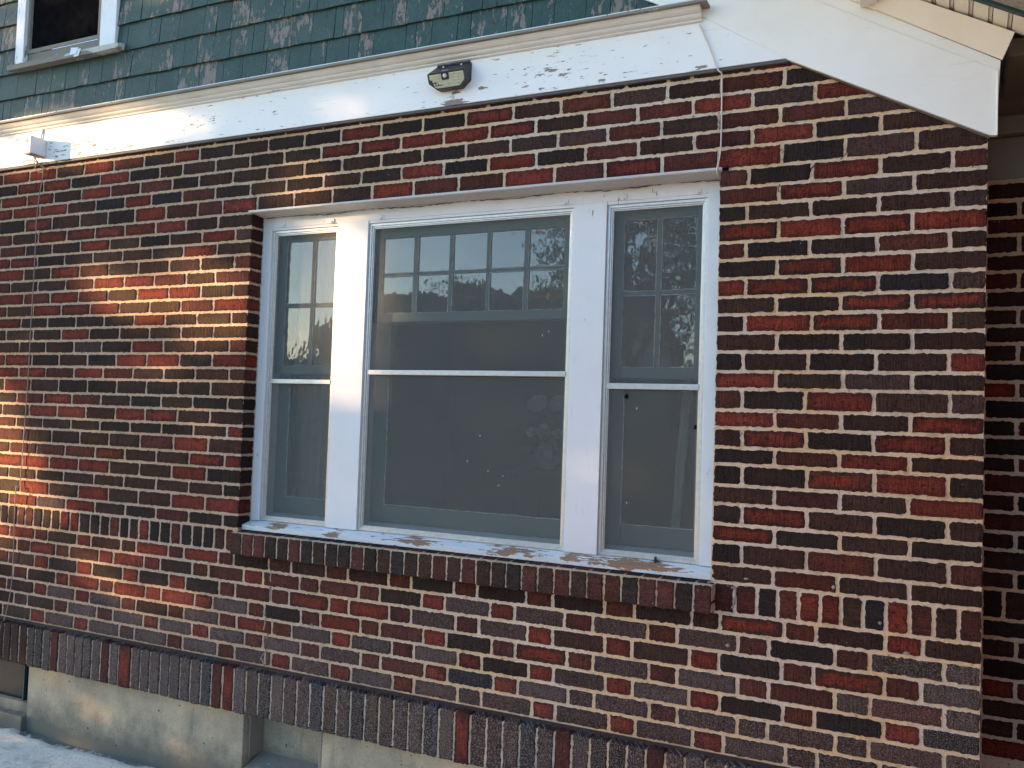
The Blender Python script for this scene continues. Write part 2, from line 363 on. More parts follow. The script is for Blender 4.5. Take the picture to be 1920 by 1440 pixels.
# course number: [(joint positions in mm), (kind of each brick)]
ROWS={
-6:[([-5056,-4930,-4253,-3818,-3602,-3415,-3198,-2968,-2747,-2537,-2321,-2104,-1879,-1666,-1439,-1264,-1096,-1004,-778,-606],[2,1,4,1,2,4,2,1,2,1,1,0,2,1,5,3,1,1,0])],
-5:[([-5052,-5025,-4799,-4573,-4350,-4124,-3900,-3685,-3512,-3289,-3070,-2853,-2641,-2420,-2202,-1985,-1760,-1543,-1324,-1098,-889,-660,-442],[0,0,0,2,0,1,3,0,3,2,3,3,0,3,3,0,2,1,5,2,1,3])],
-4:[([-5046,-4895,-4674,-4450,-4224,-4002,-3783,-3623,-3402,-3181,-2970,-2751,-2531,-2312,-2091,-1870,-1654,-1436,-1216,-996,-773,-552,-318],[3,0,0,3,0,3,2,2,4,3,3,0,0,0,0,0,2,1,1,0,5,0])],
-3:[([-5040,-5033,-4808,-4583,-4362,-4137,-3919,-3691,-3508,-3285,-3070,-2846,-2629,-2414,-2198,-1980,-1767,-1552,-1338,-1118,-895,-672,-446,-199],[0,0,0,2,0,1,1,3,2,4,2,3,4,2,3,2,5,5,1,2,1,1,5])],
-2:[([-5034,-4924,-4696,-4470,-4245,-4026,-3836,-3617,-3396,-3170,-2951,-2732,-2518,-2303,-2087,-1869,-1646,-1431,-1208,-988,-770,-551,-330,-84],[0,0,0,2,7,0,7,1,3,4,3,2,3,0,3,0,3,1,2,1,0,3,2])],
-1:[([-5027,-4813,-4588,-4365,-4147,-3948,-3725,-3508,-3343,-3122,-2901,-2678,-2457,-2236,-2010,-1791,-1563,-1345,-1112,-892,-663,-446,-217,2],[3,0,2,4,3,0,1,1,0,2,2,2,0,1,1,0,1,0,1,0,3,5,2])],
0:[([-5020,-4915,-4695,-4463,-4240,-4016,-3793,-3581,-3367,-3151],[1,2,0,0,0,0,0,2,2]),([-887,-781,-557,-330,-104,2],[1,3,0,2,1])],
1:[([-5014,-4795,-4576,-4349,-4124,-3902,-3689,-3469,-3252,-3154],[1,3,3,0,4,3,2,0,5]),([-887,-671,-448,-221,1],[1,0,5,2])],
2:[([-5009,-4920,-4692,-4469,-4248,-4022,-3808,-3591,-3366,-3153],[0,0,3,3,4,2,3,0,4]),([-886,-784,-559,-333,-105,1],[3,4,2,2,5])],
3:[([-5002,-4801,-4576,-4345,-4122,-3903,-3684,-3472,-3252,-3156],[0,2,0,1,4,2,2,4,1]),([-885,-669,-449,-225,1],[9,0,0,0])],
4:[([-4996,-4907,-4678,-4452,-4230,-4002,-3784,-3563,-3371,-3156],[1,2,2,1,0,0,1,4,1]),([-884,-785,-560,-336,-109,0],[1,3,3,1,2])],
5:[([-4990,-4790,-4570,-4343,-4116,-3901,-3678,-3461,-3250,-3156],[0,1,0,1,2,0,0,4,2]),([-884,-672,-446,-221,1],[3,9,0,2])],
6:[([-4984,-4926,-4703,-4475,-4248,-4026,-3809,-3592,-3373,-3156],[1,2,0,0,0,2,4,1,0]),([-884,-782,-558,-331,-104,-1],[0,9,9,7,5])],
7:[([-4978,-4802,-4581,-4353,-4136,-3916,-3694,-3480,-3255,-3154],[0,3,3,3,3,0,2,4,2]),([-884,-672,-452,-222,0],[4,3,9,9])],
8:[([-4973,-4924,-4694,-4465,-4243,-4016,-3799,-3580,-3365,-3153],[3,4,4,0,3,2,4,2,4]),([-884,-782,-548,-325,-105,0],[2,0,9,1,4])],
9:[([-4966,-4805,-4585,-4359,-4142,-3922,-3697,-3480,-3257,-3152],[2,3,2,5,3,0,2,2,1]),([-884,-667,-446,-219,0],[2,3,3,2])],
10:[([-4960,-4918,-4690,-4471,-4247,-4031,-3810,-3582,-3366,-3153],[0,0,3,2,3,0,0,3,0]),([-885,-785,-557,-332,-107,0],[3,2,3,2,0])],
11:[([-4954,-4796,-4572,-4348,-4124,-3904,-3685,-3471,-3251,-3147],[0,0,1,0,1,2,3,2,2]),([-885,-667,-439,-218,0],[0,4,5,3])],
12:[([-4948,-4915,-4690,-4463,-4237,-4017,-3804,-3583,-3365,-3148],[2,0,2,3,3,3,2,4,2]),([-884,-785,-565,-337,-102,0],[1,3,0,4,5])],
13:[([-4942,-4801,-4578,-4354,-4130,-3911,-3695,-3479,-3252,-3147],[3,1,0,1,4,3,4,3,2]),([-884,-667,-443,-221,0],[0,1,2,0])],
14:[([-4936,-4918,-4692,-4463,-4239,-4016,-3800,-3578,-3362,-3147],[2,4,0,0,2,0,0,3,2]),([-883,-783,-559,-337,-107,0],[2,0,3,0,2])],
15:[([-4930,-4796,-4574,-4349,-4127,-3905,-3681,-3466,-3246,-3145],[1,2,2,3,3,3,3,2,0]),([-882,-666,-446,-222,0],[3,1,0,2])],
16:[([-4924,-4728,-4494,-4274,-4051,-3827,-3594,-3364,-3143],[1,2,2,2,2,1,0,2]),([-882,-778,-553,-331,-105,1],[3,3,9,0,3])],
17:[([-4917,-4838,-4610,-4383,-4151,-3932,-3707,-3484,-3254,-3143],[1,1,1,1,9,2,2,0,0]),([-882,-664,-442,-224,0],[2,1,2,0])],
18:[([-4911,-4726,-4504,-4274,-4041,-3822,-3597,-3367,-3143],[0,0,0,0,2,2,0,3]),([-880,-777,-550,-328,-104,0],[3,0,2,3,2])],
19:[([-4905,-4836,-4604,-4385,-4152,-3929,-3701,-3478,-3256,-3141],[4,4,3,2,2,2,2,2,3]),([-880,-660,-439,-217,0],[0,3,2,3])],
20:[([-4899,-4731,-4497,-4264,-4036,-3820,-3593,-3367,-3140],[4,0,2,0,2,2,0,0]),([-878,-774,-549,-322,-99,0],[3,2,1,2,1])],
21:[([-4892,-4821,-4587,-4357,-4131,-3908,-3692,-3469,-3248,-3139],[4,0,6,0,2,3,1,3,3]),([-876,-662,-444,-217,1],[2,1,2,2])],
22:[([-873,-794,-716,-643,-572,-499,-431,-359,-287,-214,-141,-66,1],[1,1,3,1,0,0,4,7,0,1,2,1]),([-4884,-4818,-4740,-4676,-4608,-4534,-4464,-4392,-4316,-4244,-4161,-4087,-4016,-3943,-3874,-3805,-3731,-3658,-3584,-3516,-3440,-3370,-3298,-3226,-3172],[2,4,1,1,3,4,4,0,0,3,3,3,1,3,2,0,3,3,1,3,3,3,2,1])],
23:[([-4876,-4799,-4589,-4483,-4257,-4147,-3928,-3818,-3595,-3489,-3265,-3167,-2953,-2821,-2624,-2502,-2286,-2171,-1961,-1850,-1627,-1510,-1292,-1172,-951,-845,-619,-511,-287,-171,0],[0,0,1,4,0,2,2,0,1,0,1,3,2,2,1,2,1,3,1,3,1,3,1,3,2,9,1,2,0,2])],
24:[([-4870,-4731,-4621,-4415,-4308,-4081,-3976,-3757,-3644,-3429,-3323,-3102,-2984,-2768,-2656,-2440,-2330,-2115,-2002,-1788,-1676,-1457,-1338,-1117,-1004,-780,-671,-448,-335,-108,-2],[4,1,0,1,1,0,0,0,2,1,1,0,1,1,1,1,3,0,6,0,5,1,5,1,5,1,3,1,3,6])],
25:[([-4864,-4796,-4579,-4466,-4246,-4129,-3905,-3791,-3580,-3468,-3251,-3149,-2932,-2825,-2598,-2490,-2276,-2165,-1947,-1837,-1616,-1506,-1287,-1178,-956,-847,-625,-517,-288,-175,-2],[1,4,0,3,0,3,0,3,0,3,1,1,1,0,0,0,1,5,1,5,0,2,0,2,0,3,1,9,1,6])],
26:[([-4857,-4751,-4632,-4405,-4300,-4070,-3965,-3737,-3629,-3403,-3287,-3066,-2967,-2754,-2642,-2424,-2322,-2100,-1988,-1774,-1668,-1442,-1333,-1110,-1000,-778,-669,-445,-332,-106,-2],[2,1,3,0,0,1,0,0,0,0,6,1,3,1,0,1,1,0,3,1,0,1,5,1,6,1,1,6,1,6])],
27:[([-4851,-4800,-4572,-4468,-4248,-4137,-3906,-3799,-3578,-3470,-3243,-3133,-2917,-2802,-2579,-2471,-2256,-2145,-1929,-1818,-1606,-1497,-1280,-1171,-954,-840,-618,-510,-289,-173,-1],[1,2,0,6,0,6,1,2,1,6,1,0,1,6,0,6,1,6,0,3,0,5,0,6,0,3,1,3,0,7])],
28:[([-4844,-4733,-4621,-4405,-4299,-4077,-3959,-3742,-3633,-3413,-3300,-3078,-2967,-2749,-2637,-2416,-2313,-2088,-1977,-1761,-1650,-1433,-1324,-1104,-996,-776,-670,-442,-335,-104,-1],[3,1,3,1,6,1,6,0,6,0,6,1,6,1,5,1,1,0,7,0,6,5,5,1,5,5,5,5,5,6])],
29:[([-4838,-4820,-4591,-4473,-4247,-4136,-3909,-3800,-3574,-3469,-3243,-3136,-2950,-2915,-2800,-2580,-2464,-2246,-2138,-1925,-1815,-1586,-1485,-1261,-1156,-936,-824,-606,-500,-297,-174,0],[2,4,0,6,0,6,5,6,1,6,1,6,6,0,6,0,6,0,6,5,5,0,5,0,5,0,6,5,5,5,6])],
}
ROWS={n:[(a,''.join('RMDKNPGBOF'[q] for q in b)) for a,b in v] for n,v in ROWS.items()}
def zl(n): return ZL[int(n)+5]
BC = dict(R=(86,40,35), M=(70,40,36), D=(54,38,34), K=(42,34,32), N=(55,43,36), P=(59,44,43), G=(68,55,53), B=(36,38,46), O=(112,50,36), F=(56,38,35))
FC = dict(F=(108,47,36), R=(110,49,39), D=(59,41,35), K=(45,36,33), M=(82,45,38), N=(61,45,36), P=(64,46,43), G=(76,62,60), B=(46,39,41))
class Bricks(MB):
    def __init__(s):
        super().__init__(); s.ca = []; s.cb = []; s.uv = []; s.bn = []
    def brick(s, x0, x1, z0, z1, c, yf=0.0, depth=.045, vert=False, eff=0.0, rot=None, dark=1.0):
        """front face at y=yf; outline slightly uneven; vert=True: grooves run along x"""
        w, h = x1-x0, z1-z0
        if w < .012 or h < .01: return
        step = .010
        nx, nz = max(2, round(w/step)), max(2, round(h/step))
        out = []
        for i in range(nx): out.append((x0+w*i/nx, z0))
        for i in range(nz): out.append((x1, z0+h*i/nz))
        for i in range(nx): out.append((x1-w*i/nx, z1))
        for i in range(nz): out.append((x0, z1-h*i/nz))
        n = len(out); cx, cz = (x0+x1)/2, (z0+z1)/2
        tilt = max(-.0008, min(.0008, random.gauss(0, .0005))); dy = max(-.0016, min(.0012, random.gauss(0, .0010)))
        jit = [random.gauss(0, .0013) for _ in range(n)]
        cornr = [0, nx, nx+nz, 2*nx+nz]
        def ring(ins, y):
            r = []
            for k, (a, b) in enumerate(out):
                e = ins+jit[k]+(.0012 if k in cornr else 0)
                aa = a+(e if a < cx-1e-6 and (k in cornr or k > 2*nx+nz or k == 0) else 0)
                aa -= (e if a > cx and (k in cornr or nx < k < nx+nz) else 0)
                bb = b+(e if (k < nx or k in (0, nx)) else 0)-(e if nx+nz <= k <= 2*nx+nz else 0)
                r.append((aa, y+tilt*(b-cz)/h+dy, bb))
            return r
        b0 = len(s.v)
        vs = ring(.0028, yf)+ring(.0006, yf+.0025)+ring(0, yf+depth)
        fs = [tuple(range(n))]
        for j in range(2):
            fs += [(j*n+k, j*n+(k+1) % n, (j+1)*n+(k+1) % n, (j+1)*n+k) for k in range(n)]
        if rot: vs = [rot(v) for v in vs]
        s.add(vs, fs)
        v = random.uniform(.82, 1.2)*dark; hs = random.uniform(.93, 1.07)
        A = s2l(BC[c]); B_ = s2l(FC.get(c, BC[c]))
        if c == 'R' and random.random() < .3: A = tuple(a*q for a, q in zip(A, (.6, .8, .9)))
        ca = (A[0]*v*hs, A[1]*v, A[2]*v/hs, 1); cb = (B_[0]*v*hs, B_[1]*v, B_[2]*v/hs, 1)
        rz = random.uniform(0, 50)
        for rg in range(3):
            for (a, b) in out:
                s.ca.append(ca); s.cb.append(cb)
                u_, v_ = (b, a) if vert else (a, b)
                s.uv.append((u_+(rg*.02 if rg == 2 else 0), v_, rz))
                s.bn.append(((a-x0)/w, (b-z0)/h, eff))
    def build(s, name, mats, parent=None):
        o = super().build(name, mats, parent)
        me = o.data
        for nm, arr, ty in (('ca', s.ca, 'FLOAT_COLOR'), ('cb', s.cb, 'FLOAT_COLOR'), ('buv', s.uv, 'FLOAT_VECTOR'), ('bn', s.bn, 'FLOAT_VECTOR')):
            k = len(arr)
            # vertices added without data (mortar) are padded
            arr = arr+[(.5,)*len(arr[0])]*(len(me.vertices)-k)
            at = me.attributes.new(nm, ty, 'POINT')
            at.data.foreach_set('color' if ty == 'FLOAT_COLOR' else 'vector', [q for a in arr for q in a])
        return o

MJ = .0062      # half a mortar joint
house = empty('brick_house', (-2.5, 0, -2.71))
tag(house, 'red and dark brown brick house with white peeling trim and green shingle upper storey', 'house')
house_inv = Matrix.Translation((2.5, 0, 2.71))
def hp(o):
    o.parent = house; o.matrix_parent_inverse = house_inv; return o
def sub(o, par):
    o.parent = par; o.matrix_parent_inverse = par.matrix_world.inverted() if False else Matrix.Identity(4); return o

# ---- main brick wall
XL = -7.4
bw = Bricks()
OPN = (-3.150, -.884)                     # window opening in x
for n in sorted(ROWS):
    z0, z1 = (zl(n), zl(n+1)) if n > -6 else (zl(-5)+.072, zl(-5))
    top, bot = max(z0, z1)-MJ, min(z0, z1)+MJ
    segs = ROWS[n]
    # continue the bond beyond the left edge of the photograph
    left = min(segs, key=lambda s_: s_[0][0])
    x = left[0][1]/1000; seq = []
    fl = n >= 23; k = (left[0][2]-left[0][1]) < 150
    stepn = .0655 if n == 22 else None
    while x > XL:
        wdt = stepn or ((.2232 if not fl else (.2 if k else .107)))
        seq.append((x-wdt, x, random.choice('RRMDDKKN' if n != 22 else 'RMDKK'))); x -= wdt; k = not k
    first = True
    for (a, b, c) in seq:
        bw.brick(a+MJ, b-MJ, bot, top, left[1][0] if first else c, vert=(n == 22)); first = False
    for sg in sorted(segs, key=lambda s_: s_[0][0]):
        xs, cs = sg
        for i, c in enumerate(cs):
            if sg is left and i == 0: continue
            a, b = xs[i]/1000, xs[i+1]/1000
            a2 = a+(MJ if not (abs(a-OPN[1]) < .02 and n < 22) else .001)
            b = -3.1515 if (abs(b-OPN[0]) < .03 and 0 <= n < 22) else b
            b2 = b-(MJ if abs(b) > .02 and not (abs(b-OPN[0]) < .03 and 0 <= n < 22) else 0)
            if n >= 24:   # courses low on the wall show more lime bloom on the grey bricks
                eff = .35 if c in 'GP' else .1
            else: eff = .12 if c in 'GP' else .04
            if n >= 28: eff += .15
            if n >= 24 and b > -.15: eff = .55
            bw.brick(a2, min(b2, 0), bot, top, c, vert=(n == 22), eff=eff, depth=.05)
# reveal bricks: the left side of the window opening, header ends turned into the opening
for n in range(0, 22):
    z0, z1 = zl(n+1)+MJ, zl(n)-MJ
    xx = ROWS[n][0][0][-1]/1000
    cc = ROWS[n][0][1][-1] if n % 2 == 0 else random.choice('DKKM')
    bw.brick(.001, .086, z0, z1, cc, yf=0, depth=.05, rot=lambda v: (-3.1493-v[1], v[0]+.002, v[2]), dark=.85)
    bw.brick(.001, .086, z0, z1, random.choice('DKM'), yf=0, depth=.05, rot=lambda v: (OPN[1]+v[1]+.003, v[0]+.002, v[2]), dark=.85)
# right return of the corner
for n in range(-5, 30):
    z0, z1 = zl(n+1)+MJ, zl(n)-MJ
    y = .01
    for q in range(3):
        wq = .1 if (n+q) % 2 else .2
        bw.brick(y, min(y+wq, .49), z0, z1, random.choice('DKMR'), yf=0, depth=.02, rot=lambda v: (-v[1]+.0005, v[0], v[2]), dark=.9); y += wq+.012
nb = len(bw.v)
# mortar sheet, slightly behind the brick faces, with a fine uneven surface (material slot 1)
def mortar_sheet(mb, x0, x1, z0, z1, y, st=.02):
    nx, nz = max(1, int((x1-x0)/st)), max(1, int((z1-z0)/st))
    vs = [(x0+(x1-x0)*i/nx, y+random.gauss(0, .0007), z0+(z1-z0)*j/nz) for j in range(nz+1) for i in range(nx+1)]
    fs = [(j*(nx+1)+i, j*(nx+1)+i+1, (j+1)*(nx+1)+i+1, (j+1)*(nx+1)+i) for j in range(nz) for i in range(nx)]
    mb.add(vs, fs, 1)
mortar_sheet(bw, XL, -3.152, -2.16, .37, .0042)
mortar_sheet(bw, -3.152, -.8845, -.004, .37, .0042)
mortar_sheet(bw, -.8845, -.0004, -2.16, .37, .0042)
mortar_sheet(bw, -3.152, -.8845, -2.16, -1.55, .0042)
# solid core of the wall
bw.box(XL, -3.156, .0062, .30, -2.16, .41, 1)
bw.box(-3.156, -.88, .0062, .30, .0005, .41, 1)
bw.box(-.88, -.003, .0062, .50, -2.16, .25, 1)
bw.box(-3.156, -.88, .0062, .30, -2.16, -1.55, 1)
# loose grey-white repointing along a stepped crack
rp = [[(-2.935,-1.70),(-2.938,-1.79),(-2.932,-1.86)],[(-2.975,-1.90),(-2.955,-1.93),(-2.965,-2.0)],[(-2.945,-2.0),(-2.94,-2.07),(-2.975,-2.12),(-2.94,-2.155)],
      [(-2.31,-1.56),(-2.312,-1.60)],[(-.79,-1.548),(-.80,-1.64)],[(-.855,-1.555),(-.82,-1.547),(-.79,-1.552)]]
for pl in rp:
    pts = []
    for a, b in zip(pl, pl[1:]):
        for k in range(6):
            t_ = k/6; pts.append((a[0]+(b[0]-a[0])*t_+random.gauss(0, .002), .0035, a[1]+(b[1]-a[1])*t_+random.gauss(0, .002)))
    bw.tube(pts, [random.uniform(.002, .006) for _ in pts], 6, 2)
def pixpt(px, py, yy=0.0):       # where a sight line of the survey meets the wall plane
    d = fwd+(px-960)/1689.8*r2-(py-720)/1689.8*u2
    return CAM+d*((yy-CAM.y)/d.y)
for pl in [[(1601, 256), (1590, 268), (1588, 285), (1573, 302)], [(1528, 309), (1520, 318), (1516, 333)], [(1462, 345), (1459, 352), (1461, 362)], [(383, 305), (388, 312), (402, 318)], [(428, 330), (433, 337), (441, 342)], [(462, 347), (470, 353), (480, 378)]]:
    P_ = []
    for (a, b2) in zip(pl, pl[1:]):
        for k in range(5):
            t_ = k/5; q = pixpt(a[0]+(b2[0]-a[0])*t_, a[1]+(b2[1]-a[1])*t_); P_.append((q.x+random.gauss(0, .001), .0038, q.z+random.gauss(0, .001)))
    bw.tube(P_, [random.uniform(.0008, .0022) for _ in P_], 5, 3)
q = pixpt(1359, 317); bw.box(q.x-.012, q.x+.014, -.001, .01, q.z-.005, q.z+.004, 3)
for (px, py, sx_, sz_) in [(1399, 1085, .013, .007), (1563, 1101, .009, .011), (1650, 1168, .008, .009), (585, 1172, .010, .012), (1365, 1210, .012, .010), (1700, 1225, .016, .008), (1330, 1092, .010, .008)]:
    q = pixpt(px, py); bm = bmesh.new(); bmesh.ops.create_icosphere(bm, subdivisions=3, radius=1)
    bw.add([(q.x+v.co.x*sx_*.7*random.uniform(.7, 1.15), -.001+v.co.y*.005, q.z+v.co.z*sz_*.65*random.uniform(.7, 1.15)) for v in bm.verts], [[v.index for v in f.verts] for f in bm.faces], 2); bm.free()
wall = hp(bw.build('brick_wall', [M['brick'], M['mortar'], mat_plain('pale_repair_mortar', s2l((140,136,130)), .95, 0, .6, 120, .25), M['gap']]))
wall['label'] = 'brick wall face with running bond above and alternating headers below'

# ---- projecting soldier course (water table) above the foundation
wt = Bricks()
jp = [-7.4]
gj = [0,50,110,178,245,312,378,445,512,580,650,715,785,857,928,1000,1073,1148,1228,1303,1382,1462,1542,1623,1705,1785]
WTJ = [ -4.712,-4.652,-4.588,-4.522,-4.459,-4.398,-4.337,-4.274,-4.21,-4.148,-4.085,-4.026,-3.963,-3.898,-3.834,-3.7438,-3.68,-3.615,-3.546,-3.482,-3.414,-3.348,-3.281,-3.215,-3.148,-3.078]
WTC = 'DDDKKGMGGGGGMGRGGGGGGGBMR'
x = -4.712
while x > XL: wt.brick(x-.063+.005, x-.005, -2.368, -2.163, random.choice('DMGK'), yf=-.06, depth=.06, eff=.2); x -= .063
for i, c in enumerate(WTC):
    wt.brick(WTJ[i]+.005, WTJ[i+1]-.005, -2.368+random.gauss(0,.0015), -2.162, c, yf=-.06+random.gauss(0,.001), depth=.06, eff=.15 if c in 'RMD' else .75)
x = -3.078; k = 0; cs = 'GDKGPPBDNKNDPGBGRDPPBPMPKKPMPGGKDKGPMGDKGPGM'
while x < -.03:
    wd = .0735; wt.brick(x+.0045, x+wd-.0045, -2.368+random.gauss(0,.0015), -2.162, cs[k % len(cs)], yf=-.06+random.gauss(0,.001), depth=.06, eff=.12 if cs[k%len(cs)] in 'RM' else .8)
    x += wd; k += 1
mortar_sheet(wt, XL, 0, -2.36, -2.17, -.0545)
wt.box(XL, 0, -.052, .3, -2.362, -2.171, 1)
# mortar wash on the ledge
wt.prism([(-.016, -2.170), (-.014, -2.162), (.004, -2.154), (.004, -2.170)], XL, 0, 'x', 2)
hp(wt.build('soldier_course', [M['brick'], M['mortar'], mat_plain('dirty_ledge_mortar', s2l((64,48,42)), .95, 0, .7, 70, .5)]))

# ---- brick sill under the window
bs = Bricks()
SC = 'DMMKDMKDKKMKDBDDMDMDDKMDMDMMKMMKM'
def sillrot(v, f=0): return v
p_ = 2.283/33
for i in range(33):
    x0 = -3.148+i*p_; c = SC[i]
    yo = -.05+random.gauss(0, .0015)
    bs.brick(x0+.0035, x0+p_-.0035, -1.648, -1.547, c, yf=yo, depth=.09, vert=True, eff=.18)
    # sloping top face
    A = s2l(BC['R' if c in 'MD' and random.random() < .5 else c])
    b0 = len(bs.v)
    bs.add([(x0+.0045, yo+.0015, -1.5495), (x0+p_-.0045, yo+.0015, -1.5495), (x0+p_-.0045, .05, -1.537), (x0+.0045, .05, -1.537)], [(0, 1, 2, 3)])
    v = random.uniform(.7, 1.2)
    for q in range(4):
        bs.ca.append((A[0]*v, A[1]*v, A[2]*v, 1)); bs.cb.append((A[0]*v, A[1]*v, A[2]*v, 1)); bs.uv.append((x0+(q in (1, 2))*p_, (q > 1)*.09, i)); bs.bn.append(((q in (1, 2))*1., (q > 1)*1., .05))
bs.box(-3.146, -.868, -.0445, .05, -1.643, -1.545, 1)
hp(bs.build('brick_sill', [M['brick'], M['mortar']]))

# ---- steel lintel flashing over the window
lb = MB()
lb.prism([(-.008, -.002), (-.008, -.011), (-.004, -.014), (.086, -.022), (.086, -.002)], -3.165, -.878, 'x')
hp(lb.build('lintel', M['lintel']))
cr = MB()
pts = []
for i in range(140):
    pts.append((-3.13+i*2.24/139, .0835, -.0245+random.gauss(0, .0016)+.004*math.sin(i*.21)))
cr.tube(pts, [random.uniform(.0006, .0028) for _ in pts], 5)
hp(cr.build('caulk_crack', M['steel_dark']))

# ---- window casing (white wood) with three openings
YC = .0855
ZT, ZB = -.086, -1.4975
OP = [(-3.098, -2.696, -.811, -.832), (-2.527, -1.505, -.763, -.785), (-1.362, -.950, -.809, -.832)]
cb_ = MB()
cb_.box(-3.148, OP[0][0], YC, YC+.12, ZB, -.018, bev=.002)
cb_.box(OP[0][1], OP[1][0], YC, YC+.12, ZB, -.073, bev=.002)
cb_.box(OP[1][1], OP[2][0], YC, YC+.12, ZB, -.073, bev=.002)
cb_.box(OP[2][1], -.886, YC, YC+.12, ZB, -.018, bev=.002)
cb_.box(OP[0][0], OP[2][1], YC+.001, YC+.12, -.0735, -.018, bev=.0015)
for a, b, _, _ in OP: cb_.box(a, b, YC+.004, YC+.12, ZT, -.0737)
# painted-over hanger clips along the head
for a, b, _, _ in OP:
    for xx in (a+.05, b-.06):
        cb_.box(xx, xx+.034, YC-.003, YC+.001, -.071, -.053, bev=.001)
        cb_.box(xx+.012, xx+.024, YC-.009, YC-.002, -.074, -.064, bev=.001)
casing = hp(cb_.build('window_casing', M['casing']))
rough = MB()
for s_ in range(0, 210):      # ragged caulk line against the reveal bricks
    z_ = -.02-1.48*s_/209
    rough.box(-3.1535+random.uniform(-.003, 0), -3.146, YC-.004+random.uniform(-.002, .003), YC+.02, z_-.0065, z_)
hp(rough.build('caulk_bead', M['putty']))
sl = MB()
sl.prism([(.03, -1.538), (.028, -1.517), (.034, -1.5145), (.10, -1.4985), (.2, -1.4985), (.2, -1.538)], -3.150, -.885, 'x')
hp(sl.build('wooden_sill', M['sill']))

# ---- the three double windows
def bars(mb, x0, x1, z0, z1, w, y0, y1, wb=None, wtop=None, bev=.0015):
    wb = wb or w; wtop = wtop or w
    mb.box(x0, x0+w, y0, y1, z0, z1, bev=bev); mb.box(x1-w, x1, y0, y1, z0, z1, bev=bev)
    mb.box(x0+w, x1-w, y0+.0006, y1, z0, z0+wb, bev=bev); mb.box(x0+w, x1-w, y0+.0006, y1, z1-wtop, z1, bev=bev)
def putty_line(mb, x0, x1, z0, z1, y, full=False):
    """thin uneven putty beads round a pane"""
    def run(a, b):
        pts = []; nn_ = max(4, int((Vector(b)-Vector(a)).length/.02))
        for i in range(nn_+1):
            t_ = i/nn_; pts.append((a[0]+(b[0]-a[0])*t_+random.gauss(0, .0007), y, a[1]+(b[1]-a[1])*t_+random.gauss(0, .0007)))
        mb.tube(pts, [random.uniform(.0006, .0024) for _ in pts], 5)
    run((x0, z0), (x1, z0)); run((x0, z0), (x0, z1))
    if full: run((x1, z0), (x1, z1)); run((x0, z1), (x1, z1))
WL = ['narrow left window with a dark green four pane upper sash and pale curtain behind', 'wide middle window with ten small panes in its upper sash', 'narrow right window with a dark green four pane upper sash and torn screen']
grids = [
    (dict(x0=-3.042, x1=-2.727, zt=-.136, zb=-.742, vm=[(-2.889, -2.869)], hm=(-.461, -.440), zr=-.783)),
    (dict(x0=-2.477, x1=-1.565, zt=-.151, zb=-.499, vm=[(-2.311, -2.287), (-2.124, -2.104), (-1.936, -1.917), (-1.753, -1.731)], hm=(-.329, -.313), zr=-.541)),
    (dict(x0=-1.303, x1=-1.004, zt=-.143, zb=-.742, vm=[(-1.166, -1.144)], hm=(-.452, -.433), zr=-.787))]
lows = [(-3.020, -2.735, -1.380), (-2.443, -1.565, -1.379), (-1.297, -1.000, -1.376)]
